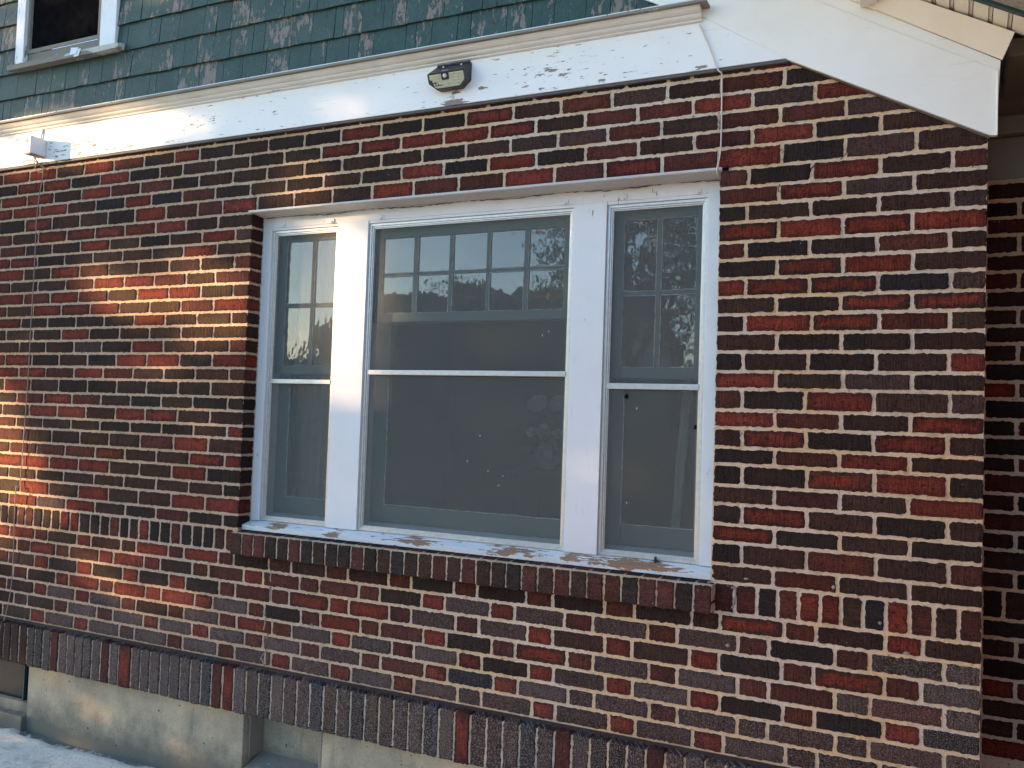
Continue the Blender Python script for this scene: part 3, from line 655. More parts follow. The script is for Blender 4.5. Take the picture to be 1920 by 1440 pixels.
for wi, ((a, b, r0, r1), g, lw) in enumerate(zip(OP, grids, lows)):
    # upper sash = the part that carries the window
    us = MB(); y0, y1 = .140, .165
    us.box(a+.006, g['x0'], y0, y1, g['zr'], ZT-.004, bev=.0015)
    us.box(g['x1'], b-.006, y0, y1, g['zr'], ZT-.004, bev=.0015)
    us.box(g['x0'], g['x1'], y0+.0005, y1, g['zt'], ZT-.004, bev=.0015)
    us.box(g['x0'], g['x1'], y0+.0005, y1, g['zr'], g['zb'], bev=.0015)
    for v0, v1 in g['vm']: us.box(v0, v1, y0+.003, y1, g['zb'], g['zt'], bev=.002)
    es = [g['x0']]+[q for v in g['vm'] for q in v]+[g['x1']]
    for i in range(0, len(es), 2): us.box(es[i], es[i+1], y0+.004, y1, g['hm'][0], g['hm'][1], bev=.002)
    pt = MB()
    for i in range(0, len(es), 2):
        for zz in ((g['zb'], g['hm'][0]), (g['hm'][1], g['zt'])):
            putty_line(pt, es[i], es[i+1], zz[0], zz[1], y0+.004, full=(wi == 2 or random.random() < .3))
    putty_line(pt, lw[0], lw[1], lw[2], r1-.02, .178)
    us.add(pt.v, pt.f, 1)
    win = hp(us.build('window', [M['sash'], M['putty']])); win['label'] = WL[wi]
    def wp(o):
        o.parent = win; return o
    pn = MB()
    for i in range(0, len(es), 2):
        for zz in ((g['zb'], g['hm'][0]), (g['hm'][1], g['zt'])):
            tx, tz = random.gauss(0, .00015), random.gauss(0, .00015)
            pn.add([(es[i]-.002, .150-tx-tz, zz[0]-.002), (es[i+1]+.002, .150+tx-tz, zz[0]-.002), (es[i+1]+.002, .150+tx+tz, zz[1]+.002), (es[i]-.002, .150-tx+tz, zz[1]+.002)], [(0, 1, 2, 3)])
    wp(pn.build('upper_panes', M['glass'], recalc=False))
    ls = MB(); y0, y1 = .180, .205
    ls.box(a+.006, lw[0], y0, y1, -1.462, g['zr']+.03, bev=.0015)
    ls.box(lw[1], b-.006, y0, y1, -1.462, g['zr']+.03, bev=.0015)
    ls.box(lw[0], lw[1], y0+.0005, y1, -1.462, lw[2], bev=.0015)
    ls.box(lw[0], lw[1], y0+.0005, y1, g['zr']-.004, g['zr']+.03, bev=.0015)
    wp(ls.build('lower_sash', M['sash']))
    lp = MB(); lp.add([(lw[0]-.002, .19, lw[2]-.002), (lw[1]+.002, .19, lw[2]-.002), (lw[1]+.002, .19, g['zr']), (lw[0]-.002, .19, g['zr'])], [(0, 1, 2, 3)])
    wp(lp.build('lower_pane', M['glass_low'], recalc=False))
    # jambs and inner sill between storm frame and sashes
    jb = MB()
    jb.box(a, a+.005, .120, .215, ZB, ZT); jb.box(b-.005, b, .120, .215, ZB, ZT)
    jb.box(a+.005, b-.005, .120, .215, ZT-.004, ZT-.0005)
    jb.prism([(.120, -1.4965), (.120, -1.482), (.215, -1.455), (.215, -1.4965)], a+.005, b-.005, 'x')
    wp(jb.build('jamb', M['jamb']))
    # aluminium storm frame with a stepped profile
    sf = MB()
    bars(sf, a+.001, b-.001, ZB+.001, ZT-.001, .012, .096, .120)
    bars(sf, a+.013, b-.013, ZB+.013, ZT-.013, .007, .1005, .118)
    bars(sf, a+.020, b-.020, ZB+.020, ZT-.020, .0045, .105, .116, bev=.001)
    sf.box(a+.0205, b-.0205, .098, .116, r1, r0, bev=.002)
    sf.box(a+.0205, b-.0205, .0965, .0985, (r0+r1)/2-.0025, (r0+r1)/2+.0025)
    wp(sf.build('storm_frame', M['alu']))
    sc_ = MB()
    st = .02; x0s, x1s, z0s, z1s = a+.022, b-.022, ZB+.022, ZT-.022
    nx, nz = int((x1s-x0s)/.04), int((z1s-z0s)/.04)
    vs = []
    for j in range(nz+1):
        for i in range(nx+1):
            u, v = i/nx, j/nz
            bulge = .002*math.sin(math.pi*u)*math.sin(math.pi*v*2)
            vs.append((x0s+(x1s-x0s)*u, .1105+bulge+random.gauss(0, .0002), z0s+(z1s-z0s)*v))
    sc_.add(vs, [(j*(nx+1)+i, j*(nx+1)+i+1, (j+1)*(nx+1)+i+1, (j+1)*(nx+1)+i) for j in range(nz) for i in range(nx)])
    if wi:
        spots = [(1017, 628), (1029, 621), (900, 817), (915, 883), (943, 892), (935, 910), (876, 864)] if wi == 1 else [(1194, 765), (1166, 876), (1175, 942)]
        for (px, py) in spots:
            d = fwd+(px-960)/1689.8*r2-(py-720)/1689.8*u2
            q = CAM+d*((.107-CAM.y)/d.y)
            sc_.box(q.x-.0013, q.x+random.uniform(.0005, .0018), .106, .109, q.z-random.uniform(.002, .005), q.z+.002, 1)
    if wi == 2:      # two torn spots
        for (hx, hz, ha) in ((-1.262, -.862, .010), (-.982, -.975, .008)):
            sc_.add([(hx+ha*math.cos(t_)*random.uniform(.6, 1.2), .1078, hz+ha*1.2*math.sin(t_)*random.uniform(.6, 1.2)) for t_ in [k_*.628 for k_ in range(10)]], [tuple(range(10))], 2)
    wp(sc_.build('insect_screen', [M['screen'], M['putty'], M['gap']], smooth=False))
# stub of broken latch on the right sill
lt = MB(); lt.box(-1.1225, -1.1175, .078, .094, -1.506, -1.480, bev=.001); lt.box(-1.135, -1.105, .082, .094, -1.4985, -1.4955, bev=.0008)
hp(lt.build('storm_latch', M['black']))

# ---- room behind the windows
rm = MB()
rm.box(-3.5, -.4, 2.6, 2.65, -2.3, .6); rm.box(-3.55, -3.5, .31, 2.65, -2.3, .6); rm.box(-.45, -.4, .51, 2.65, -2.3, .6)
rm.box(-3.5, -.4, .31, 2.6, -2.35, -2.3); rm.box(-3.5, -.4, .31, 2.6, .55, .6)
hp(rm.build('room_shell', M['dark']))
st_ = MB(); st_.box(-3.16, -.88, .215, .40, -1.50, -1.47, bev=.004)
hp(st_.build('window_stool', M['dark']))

# ---- frieze board, rake boards, molding
fz = MB()
FY = -.020
fz.prism([(XL, .373), (-3.99, .373), (-3.99, .572), (XL, .572)], FY, .0, 'y')
fz.prism([(-3.9885, .3725), (-.653, .3725), (-.956, .572), (-3.9885, .572)], FY, .0, 'y')
fr = hp(fz.build('frieze_board', M['frieze']))
dk = MB(); dk.box(XL, -.645, -.016, .0, .361, .3725)
hp(dk.build('drip_strip', M['steel_dark']))
rk = MB()
L1a, L1b = (-1.85, 1.30), (.0286, .2442)
# lower rake board: covers the end of the gable and the corner
rk.prism([(-.652, .370), (.006, .0185), (.0235, .0165), (.0330, .2640), (-.3488, .4945), (-.9, .8224), (-1.6, 1.239), (-2.0, 1.477), (-2.0, 1.127), (-1.219, .699), (-1.131, .652), (-.9565, .573), (-.6534, .3728)], -.0215, -.0005, 'y')
rk.box(.0235, .0275, -.0265, -.002, .0165, .235, bev=.001)
rk.prism([(.028, .2290), (.028, .2306), (-.36, .4555), (-.9, .776), (-.9, .7744), (-.36, .4539)], -.0246, -.0236, 'y')
hp(rk.build('rake_board', M['rake']))
db = MB(); db.prism([(-.645, .3625), (.004, .0115), (.006, .0185), (-.652, .370)], -.010, -.001, 'y')  # dark strip standing in for the shadowed gap under the rake board
hp(db.build('rake_gap_strip', M['steel_dark']))
ml = MB()
prof = [(0, .556), (-.022, .556), (-.030, .560), (-.030, .566), (-.036, .568), (-.043, .573), (-.046, .579), (-.046, .583), (-.052, .584), (-.058, .588), (-.064, .594), (-.068, .600), (-.072, .6005), (-.072, .604), (0, .604)]
ml.prism(prof, XL, -.962, 'x')
hp(ml.build('crown_molding', M['mold']))
cp = MB(); cp.box(XL, -.935, -.086, .0, .6055, .6165, bev=.0015)
hp(cp.build('molding_cap', M['weathered']))
cp2 = MB(); cp2.prism([(-.080, .618), (-.080, .6225), (-.006, .640), (-.006, .618)], XL, -1.0, 'x')
hp(cp2.build('cap_wash', M['upcasing']))

# ---- eave box and roof edge at the corner
ev = MB()
A1 = Vector((.0377, -.0245, .2634)); dA = Vector((-.3865, 0, .230)); far = A1+dA*4.2
B1 = Vector((.0703, -.08, .3289)); dirr = Vector((-.2802, 0, .1542)).normalized(); B0 = B1+dirr*2.0
ev.add([A1, far, B0, B1, A1+Vector((0, 0, .012)), far+Vector((0, 0, .012)), B0+Vector((0, .012, .004)), B1+Vector((0, .012, .004))],
       [(0, 1, 2, 3), (4, 5, 6, 7), (0, 3, 7, 4), (1, 2, 6, 5), (2, 3, 7, 6), (0, 1, 5, 4)])
hp(ev.build('eave_soffit', M['cream']))
up_ = Vector((0, 0, 1))
def slab(mb, p0, p1, ya, yb, za, zb, th):
    q = [p0+Vector((0, ya, za)), p1+Vector((0, ya, za)), p1+Vector((0, yb, zb)), p0+Vector((0, yb, zb))]
    mb.add([*q, *[v+up_*th for v in q]], [(0, 1, 2, 3), (4, 5, 6, 7), (0, 1, 5, 4), (1, 2, 6, 5), (2, 3, 7, 6), (3, 0, 4, 7)])
dk2 = MB(); pos = -.10
while pos < 1.6:
    a_ = .050+random.uniform(-.002, .002)
    slab(dk2, B1+dirr*pos, B1+dirr*(pos+a_-.0035), .02, -.085, .008, .024+random.uniform(0, .002), .018); pos += a_
    slab(dk2, B1+dirr*pos, B1+dirr*(pos+.0105), .02, -.085, .013, .030, .014); pos += .013
hp(dk2.build('roof_deck_boards', M['cream']))
g0, g1 = B1+dirr*-.12, B1+dirr*1.7
ge = MB(); slab(ge, g0, g1, -.086, -.106, .018, .020, .030)
hp(ge.build('drip_edge', M['greenmetal']))
rf = MB(); slab(rf, g0, g1, -.107, -.22, .030, .036, .022)
hp(rf.build('roof_edge', M['roof']))
# main roof slope, out of frame above
rs = MB()
t0 = B1+dirr*-.12+Vector((0, -.22, .060)); t1 = B1+dirr*5+Vector((0, -.22, .060))
rs.add([t0, t1, t1+Vector((0, 3.2, 0)), t0+Vector((0, 3.2, 0)), t0+Vector((0, 0, .04)), t1+Vector((0, 0, .04)), t1+Vector((0, 3.2, .04)), t0+Vector((0, 3.2, .04))],
       [(0, 1, 2, 3), (4, 5, 6, 7), (0, 1, 5, 4), (1, 2, 6, 5), (2, 3, 7, 6), (3, 0, 4, 7)])
hp(rs.build('roof', M['roof']))
bk = MB()
bk.box(-.402, -.345, -.085, -.026, .512, .70, bev=.003)
hp(bk.build('eave_bracket', M['rake']))

# ---- porch behind the corner
pw = Bricks()
for n in range(0, 30):
    z0, z1 = zl(n+1)+MJ, zl(n)-MJ
    x = -.1 if n % 2 else -.21
    while x < 2.2:
        if n == 22: w = .0744
        elif n > 22: w = .2232 if (int((x+9)*10)+n) % 2 else .115
        else: w = .2232
        pw.brick(x+MJ, x+w-MJ, z0, z1, random.choice('MDKKDRM'), yf=.50, depth=.03, vert=(n == 22)); x += w
nb2 = len(pw.v)
mortar_sheet(pw, -.1, 2.3, -2.3, .0, .5032, .03)
pw.box(-.1, 2.3, .506, .75, -2.75, .0, 1)
hp(pw.build('porch_brick_wall', [M['brick'], M['mortar']]))
pb = MB()
pb.box(-.002, 2.3, .515, .62, .001, .165, bev=.003); 
pb.box(-.002, 2.3, .47, .62, .166, .235, bev=.004)
pb.box(-.002, 2.3, .50, .62, .236, .40, bev=.003)
pb.box(.06, .14, .05, .47, .30, .36, bev=.003)
pb.box(-.0, 2.3, -.02, .5, .401, .43)
hp(pb.build('porch_beam', mat_paint('dull_porch_paint', s2l((128, 124, 112)), s2l((80, 74, 66)), .76, .3, dirt=.3, crack=.1)))
ps = MB(); ps.box(.42, .62, -2.4, .5, -2.75, .40); ps.box(.62, 3.2, -2.4, -2.2, -2.75, -1.9); ps.box(3.0, 3.2, -2.2, .5, -2.75, .40)  # unseen wall added to block light from the right
hp(ps.build('porch_light_block_wall', M['brick_plain']))
pc = MB(); pc.box(.20, 3.3, -2.5, -.02, .40, .46); pc.box(2.3, 3.3, -.02, .8, .40, .46)  # unseen ceiling added over the front to keep the recess dark
hp(pc.build('porch_shade_ceiling', M['cream']))

# ---- green painted shingles on the upper storey
sh = MB(); srs = []
zc = [.600, .7715, .921, .063+1.003, 1.210, 1.350, 1.495, 1.64, 1.79]
random.seed(21)
def shingle(x0, x1, zb, zt, r):
    g_ = .0013
    zb2 = zb+random.uniform(-.002, .003); yb = -.014-random.uniform(0, .003)
    n_ = 3
    vs = [(x0+g_, yb, zb2), (x1-g_, yb+random.uniform(-.001, .001), zb2+random.uniform(-.0015, .0015)), (x1-g_, -.002, zt), (x0+g_, -.002, zt),
          (x0+g_, yb+.009, zb2), (x1-g_, yb+.009, zb2), (x1-g_, .003, zt), (x0+g_, .003, zt)]
    sh.add(vs, [(0, 1, 2, 3), (7, 6, 5, 4), (0, 4, 5, 1), (1, 5, 6, 2), (3, 7, 4, 0)])
    srs.extend([r]*8)
for i in range(len(zc)-1):
    x = XL
    while x < -.9:
        w = random.choice([.05, .07, .09, .10, .12, .14, .16, .18])*random.uniform(.9, 1.1)
        lim = -1.95+.0 if zc[i] > 1.2 else 0
        if not (x+w > -4.93 and x < -4.15 and zc[i] > .9):
            shingle(x, x+w, zc[i], zc[i+1]+.012, random.random()**2)
        elif x < -4.93: shingle(x, -4.94, zc[i], zc[i+1]+.012, random.random())
        elif x+w > -4.15 and x > -4.2: shingle(max(x, -4.138), x+w, zc[i], zc[i+1]+.012, random.random())
        x += w
sh.box(XL, -4.94, .004, .2, .6, 1.79); sh.box(-4.13, -.9, .004, .2, .6, 1.79); sh.box(-4.94, -4.13, .004, .2, .6, .93)
srs += [0]*24
so = hp(sh.build('shingle_siding', M['shingle']))
at = so.data.attributes.new('sr', 'FLOAT', 'POINT'); at.data.foreach_set('value', srs)

# ---- upstairs window
uw = MB()
uw.box(-4.945, -4.874, -.026, .08, .945, 1.8, bev=.003); uw.box(-4.252, -4.132, -.026, .08, .950, 1.8, bev=.003); uw.box(-4.875, -4.251, -.0245, .08, 1.72, 1.8)
upw = hp(uw.build('upstairs_window', M['upcasing'])); upw['label'] = 'old upstairs window with peeling white casing and bare grey sill'
def up(o): o.parent = upw; return o
us2 = MB(); us2.prism([(-.056, .920), (-.058, .948), (.06, .972), (.06, .925)], -4.965, -4.072, 'x')
up(us2.build('sill', M['weathered']))
us3 = MB(); us3.box(-4.874, -4.252, .002, .03, .955, 1.022); us3.box(-4.860, -4.285, -.004, .0, 1.022, 1.046, bev=.002); us3.box(-4.874, -4.858, -.006, .03, 1.022, 1.8, bev=.002); us3.box(-4.295, -4.275, -.006, .03, 1.022, 1.8, bev=.002)
up(us3.build('sash', M['weathered']))
us4 = MB(); us4.box(-4.275, -4.252, .004, .05, 1.0, 1.8)
up(us4.build('track', M['black']))
us5 = MB(); us5.add([(-4.858, .012, 1.03), (-4.295, .012, 1.03), (-4.295, .012, 1.8), (-4.858, .012, 1.8)], [(0, 1, 2, 3)])
up(us5.build('screen', mat_plain('black_screen', (.006, .006, .007), .95, 0, .1, 20, .5, 0)))
us6 = MB()
for (xa, xb, za, zb_) in [(-4.43, -4.38, .93, .965), (-4.40, -4.36, .915, .955)]:
    us6.add([(xa, -.066, za), (xb, -.070, za-.004), (xb+.008, -.058, zb_), (xa+.004, -.062, zb_+.005), (xa, -.060, za), (xb, -.063, za), (xb, -.055, zb_), (xa, -.056, zb_)], [(0, 1, 2, 3), (4, 5, 6, 7), (0, 1, 5, 4), (1, 2, 6, 5), (2, 3, 7, 6), (3, 0, 4, 7)])
up(us6.build('loose_paint', M['upcasing']))

# ---- foundation
fd = MB()
fd.box(XL, -5.6, .0, .3, -2.9, -2.369); fd.box(-4.573, -3.058, .0, .3, -2.9, -2.369, bev=.004); fd.box(-2.603, 0, .0, .3, -2.9, -2.369, bev=.004)
fd.box(-3.058, -2.603, .125, .3, -2.9, -2.369); fd.box(-3.058, -2.603, .03, .3, -2.9, -2.66)
fd.box(-5.6, -4.573, .02, .3, -2.9, -2.600)
fd.box(-5.6, -4.573, -.03, .02, -2.9, -2.655, bev=.004)
found = hp(fd.build('foundation', M['concrete']))
bsill = MB()
bsill.prism([(.0, -2.665), (.0, -2.640), (.124, -2.595), (.124, -2.665)], -3.05, -2.61, 'x')
for k in range(5):
    a = -2.98+.07*k; bsill.box(a, a+.09, .015+.018*k, .03+.018*k, -2.632+.006*k, -2.622+.006*k, bev=.002)
bsill.box(-3.056, -3.044, .035, .124, -2.60, -2.372); bsill.box(-2.618, -2.604, .0, .124, -2.64, -2.374, bev=.002); bsill.box(-3.05, -2.61, .06, .124, -2.384, -2.372)
hp(bsill.build('vent_frame', M['weathered']))
bwn = MB(); bwn.box(-5.6, -4.573, .05, .06, -2.60, -2.37)
bwin = hp(bwn.build('basement_window', mat_plain('dark_basement_glass', (.010, .018, .022), .15, 0, .05, 10, .3, .5)))
bwf = MB(); bwf.box(-4.66, -4.652, .035, .05, -2.60, -2.37); bwf.box(-4.60, -4.573, .03, .05, -2.60, -2.37)
o = bwf.build('frame', M['greenmetal']); o.parent = bwin

# ---- ground
gr = MB(); gr.add([(-150, -150, -2.76), (150, -150, -2.76), (150, 40, -2.76), (-150, 40, -2.76)], [(0, 1, 2, 3)])
tag(gr.build('ground', M['lawn']), kind='structure')
pa = MB()
st = .04; X0, X1, Y0, Y1 = -7.4, 1.2, -3.9, .02
nx, ny = int((X1-X0)/st), int((Y1-Y0)/st)
from mathutils import noise as mn
vs = []
for j in range(ny+1):
    for i in range(nx+1):
        xx, yy = X0+(X1-X0)*i/nx, Y0+(Y1-Y0)*j/ny
        vs.append((xx, yy, -2.712+.010*mn.noise(Vector((xx*3, yy*3, 0)))+.005*mn.noise(Vector((xx*11, yy*11, 2)))-(.03 if yy > -.07+.05*mn.noise(Vector((xx*6, 1, 0))) else 0)))
pa.add(vs, [(j*(nx+1)+i, j*(nx+1)+i+1, (j+1)*(nx+1)+i+1, (j+1)*(nx+1)+i) for j in range(ny) for i in range(nx)])
tag(pa.build('patio', M['patio'], smooth=True), kind='structure')

# ================================================================== things
# ---- solar lamp on the frieze
LX, LZ = -2.045, .49
lamp = empty('solar_wall_light', (LX, FY, LZ))
tag(lamp, 'small black solar motion light with pale lens screwed to the white frieze board', 'wall light')
def loc(o, par): o.parent = par; o.matrix_parent_inverse = Matrix.Translation(-par.location); return o
lm = MB()
def P3(a, z, d): return Vector((LX+a, FY-d, z))
bk_ = [P3(-.080, .549, 0), (P3(.086, .549, 0)), P3(.092, .543, 0), P3(.092, .468, 0), P3(.056, .436, 0), P3(-.056, .436, 0), P3(-.092, .468, 0), P3(-.092, .530, 0)]
ft_ = [P3(-.086, .498, .062), P3(.086, .498, .062), P3(.092, .493, .060), P3(.090, .459, .047), P3(.057, .434, .032), P3(-.057, .434, .032), P3(-.090, .459, .047), P3(-.092, .493, .060)]
lm.add(bk_+ft_, [(i, (i+1) % 8, (i+1) % 8+8, i+8) for i in range(8)]+[tuple(range(8)), tuple(range(15, 7, -1))])
lm.box(LX-.078, LX+.084, FY-.004, FY-.0, .549, .556, bev=.001)
loc(lm.build('housing', M['black']), lamp)
top_, bot_ = P3(0, .498, .062), P3(0, .434, .032)
V = (top_-bot_).normalized(); U = Vector((1, 0, 0)); fn = V.cross(U).normalized()
if fn.y > 0: fn = -fn
HL = (top_-bot_).length
def fp(a, b_, h=0): return bot_+U*a+V*b_+fn*h
lens = MB()
lo = [(-.083, HL-.007), (-.026, HL-.007), (-.024, HL-.034), (.012, HL-.034), (.014, HL-.007), (.083, HL-.007), (.084, .029), (.055, .006), (-.055, .006), (-.084, .029)]
lens.add([fp(a, b_, .0016) for a, b_ in lo]+[fp(a, b_, -.004) for a, b_ in lo], [tuple(range(10))]+[(i, (i+1) % 10, (i+1) % 10+10, i+10) for i in range(10)])
for i in range(-6, 7):
    for j in range(5):
        a, b_ = i*.0132+(j % 2)*.003, .011+j*.0118
        if -.030 < a < .018 and b_ > HL-.040: continue
        if abs(a) > .077-max(0, .026-b_)*1.25: continue
        ctr = fp(a, b_, .0050); rim = [fp(a+.0056*math.cos(t_), b_+.0052*math.sin(t_), .0018) for t_ in [k*math.pi/4 for k in range(8)]]
        lens.add(rim+[ctr], [(k, (k+1) % 8, 8) for k in range(8)])
loc(lens.build('lens', mat_plain('pale_lens_plastic', s2l((176, 178, 150)), .35, 0, .1, 90, .12, .5)), lamp)
sn = MB(); bm = bmesh.new(); bmesh.ops.create_uvsphere(bm, u_segments=16, v_segments=10, radius=.0088)
sn.add([(v.co+fp(-.006, HL-.017, .003))[:] for v in bm.verts], [[v.index for v in f.verts] for f in bm.faces]); bm.free()
loc(sn.build('motion_sensor', M['whiteplastic'], smooth=True), lamp)
for a in (-.042, .048):
    sc2 = MB(); sc2.tube([P3(a, .540, .004), P3(a, .539, .014)], .0035, 10)
    loc(sc2.build('screw', M['alu']), lamp)
# the maker's small white lettering, too small to read in the photo, as a row of strokes
lg = MB()
for i in range(7):
    a = -.022+i*.0046
    p_a = P3(a, .503, .0568); q_ = Vector((.0032, 0, 0)); r_ = Vector((0, .0042, .0038))
    n_ = Vector((0, -.0004, .0006)); lg.add([p_a+n_, p_a+q_+n_, p_a+q_+r_+n_, p_a+r_+n_], [(0, 1, 2, 3)])
loc(lg.build('lettering', M['whiteplastic']), lamp)

# ---- small white camera box
BX, BZ = -4.667, .449
cbx = empty('camera_box', (BX, FY, BZ)); tag(cbx, 'small white plastic box with a round eye on the white frieze board', 'security camera')
bb = MB(); bb.box(BX-.029, BX+.029, FY-.096, FY-.001, BZ-.050, BZ+.048, bev=.005)
loc(bb.build('body', M['whiteplastic'], smooth=False), cbx)
ey = MB()
tor = []
for i in range(24):
    t_ = i*math.tau/24
    tor.append((BX-.004+.0095*math.cos(t_), FY-.0975, BZ+.018+.0095*math.sin(t_)))
ey.tube(tor+[tor[0]], .0022, 6, cap=False)
loc(ey.build('eye_ring', mat_plain('grey_ring', s2l((96, 104, 120)), .4)), cbx)
bs2 = MB(); bs2.box(BX-.025, BX+.025, FY-.092, FY-.006, BZ-.0525, BZ-.0505)
loc(bs2.build('base_plate', M['black']), cbx)
br = MB(); br.tube([(BX-.01, FY-.004, BZ+.048), (BX-.012, FY-.006, BZ+.07), (BX-.004, FY-.004, BZ+.105), (BX-.001, FY-.004, .553)], .0045, 8)
loc(br.build('mount_bracket', M['whiteplastic']), cbx)

# ---- left cable with its loose coil
def smooth_path(pts, n=8):
    P = [Vector(q) for q in pts]; out = []
    for i in range(len(P)-1):
        p0, p1, p2, p3 = P[max(i-1, 0)], P[i], P[i+1], P[min(i+2, len(P)-1)]
        for k in range(n):
            t_ = k/n
            out.append(.5*((2*p1)+(p2-p0)*t_+(2*p0-5*p1+4*p2-p3)*t_*t_+(3*p1-p0-3*p2+p3)*t_**3))
    out.append(P[-1]); return out
c1 = MB()
c1.tube(smooth_path([(BX-.005, FY-.05, BZ-.056), (BX+.0, FY-.045, BZ-.075), (BX-.03, FY-.03, BZ-.088), (BX-.11, FY-.03, BZ-.078), (BX-.105, FY-.03, BZ-.066), (BX-.04, FY-.03, BZ-.070), (BX+.005, FY-.02, BZ-.09), (-4.64, -.020, .335), (-4.664, -.012, .318), (-4.700, -.010, .09), (-4.697, -.010, -.20), (-4.700, -.010, -.55), (-4.698, -.010, -.80), (-4.712, -.012, -1.39), (-4.720, -.03, -1.45), (-4.735, -.012, -1.83), (-4.730, -.02, -2.0), (-4.742, -.035, -2.14), (-4.735, -.066, -2.2), (-4.742, -.066, -2.30), (-4.722, -.066, -2.362)]), .0025, 7)
c1.tube(smooth_path([(BX+.004, FY-.05, BZ-.056), (BX+.014, FY-.04, BZ-.085), (BX+.022, FY-.01, BZ-.115), (BX+.004, -.015, BZ-.128), (BX-.03, -.02, BZ-.125), (BX-.055, -.02, BZ-.10), (BX-.02, -.03, BZ-.07)]), .0028, 7)
tag(c1.build('cable', M['cable'], smooth=True), 'long thin grey wire hanging down the brick wall below the small white box', 'cable')
c2 = MB()
c2.tube(smooth_path([(-.975, -.026, .552), (-.935, -.026, .46), (-.902, -.0262, .372), (-.889, -.024, .352), (-.8868, -.008, .345), (-.8845, -.007, .20), (-.885, -.007, .06), (-.8965, -.009, -.012), (-.894, .03, -.03), (-.893, .08, -.035)]), .0027, 7)
tag(c2.build('cable', mat_plain('painted_cable', s2l((206, 196, 188)), .6, 0, .05, 60, .08), smooth=True), 'short pale painted wire dropping from the molding end to the window top right corner', 'cable')

# ---- curtains
def curtain(name, x0, x1, z0, z1, y, folds, amp, label, slant=0, cat='curtain'):
    mb = MB(); nx, nz = folds*8, 12; vs = []
    for side in (0, .003):
        for j in range(nz+1):
            for i in range(nx+1):
                u = i/nx; zz = z0+(z1-z0)*j/nz
                vs.append((x0+(x1-x0)*u+slant*(1-j/nz), y+side+amp*math.sin(u*folds*math.tau)+.004*math.sin(j*.9+u*5), zz))
    N = (nx+1)*(nz+1); fs = []
    for s_ in (0, 1):
        fs += [(s_*N+j*(nx+1)+i, s_*N+j*(nx+1)+i+1, s_*N+(j+1)*(nx+1)+i+1, s_*N+(j+1)*(nx+1)+i) for j in range(nz) for i in range(nx)]
    mb.add(vs, fs)
    return tag(mb.build(name, M['curtain'], smooth=True), label, cat)
curtain('curtain', -3.10, -2.84, -1.44, -.09, .30, 5, .012, 'pale sheer curtain hanging inside the narrow left window')
curtain('curtain', -1.075, -1.035, -1.40, -.60, .30, 2, .006, 'narrow strip of pale curtain hanging aslant inside the right window', slant=-.05)

# ---- vase of roses inside the middle window
VX, VY, VZ = -1.745, .46, -1.19
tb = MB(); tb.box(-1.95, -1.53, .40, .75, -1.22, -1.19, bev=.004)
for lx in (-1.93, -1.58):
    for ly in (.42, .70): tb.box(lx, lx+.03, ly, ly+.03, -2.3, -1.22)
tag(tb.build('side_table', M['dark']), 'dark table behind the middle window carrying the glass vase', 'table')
vase = empty('flower_vase', (VX, VY, VZ)); tag(vase, 'cut glass vase with pale roses standing inside the middle window', 'vase')
va = MB()
prf = [(0, 0), (.030, 0), (.034, .006), (.052, .03), (.064, .06), (.062, .085), (.046, .108), (.040, .116), (.046, .125)]
seg = 20; vs = []
for (r_, h_) in prf:
    for k in range(seg):
        rr = r_*(1+.05*((k % 2)*2-1)); vs.append((VX+rr*math.cos(k*math.tau/seg), VY+rr*math.sin(k*math.tau/seg), VZ+h_))
va.add(vs, [(i*seg+k, i*seg+(k+1) % seg, (i+1)*seg+(k+1) % seg, (i+1)*seg+k) for i in range(len(prf)-1) for k in range(seg)])
gm = NT('cut_glass'); gm.p.inputs['Base Color'].default_value = (.30, .36, .38, 1); gm.p.inputs['Roughness'].default_value = .12; gm.p.inputs['Transmission Weight'].default_value = .35
loc(va.build('glass_vase', gm.m), vase)
def rose(cx, cy, cz, r_):
    mb = MB()
    for ringi in range(5):
        rad = r_*(.18+.2*ringi); npt = 3+ringi
        for k in range(npt):
            a0 = k*math.tau/npt+ringi*.7; vs = []
            for i in range(6):
                for j in range(4):
                    aa = a0+(i/5-.5)*math.tau/npt*1.5; q = j/3
                    rr = rad*(.45+.65*math.sin(q*1.5)); hh = (q-.35)*r_*1.2*(1.15-.12*ringi)
                    vs.append((cx+rr*math.cos(aa), cy-hh*.75+rr*math.sin(aa)*.65, cz+rr*math.sin(aa)*.76+hh*.65))
            mb.add(vs, [(i*4+j, i*4+j+1, (i+1)*4+j+1, (i+1)*4+j) for i in range(5) for j in range(3)])
    return mb
for (cx, cy, cz, r_) in [(-1.800, .45, -.904, .046), (-1.700, .46, -.900, .044), (-1.765, .43, -1.02, .030), (-1.83, .46, -1.03, .026), (-1.70, .44, -1.035, .026)]:
    h_ = loc(rose(cx, cy, cz, r_).build('rose', M['petal'], smooth=True), vase)
stm = MB()
for (cx, cy, cz) in [(-1.800, .45, -.93), (-1.700, .46, -.93), (-1.765, .43, -1.04), (-1.83, .46, -1.05), (-1.70, .44, -1.05)]:
    stm.tube([(VX, VY, VZ+.05), (VX+(cx-VX)*.5, VY, VZ+.15), (cx, cy+.01, cz)], .003, 6)
for k in range(40):
    c_ = Vector((VX+random.gauss(0, .05), VY+random.gauss(0, .03), -1.05+random.gauss(0, .04)))
    a_ = Vector([random.gauss(0, 1) for _ in range(3)]).normalized()*.03; b_ = Vector([random.gauss(0, 1) for _ in range(3)]).normalized()*.012
    stm.add([c_-a_, c_+b_, c_+a_, c_-b_], [(0, 1, 2, 3)])
loc(stm.build('stems', M['leaf']), vase)
NLEAF = 26000
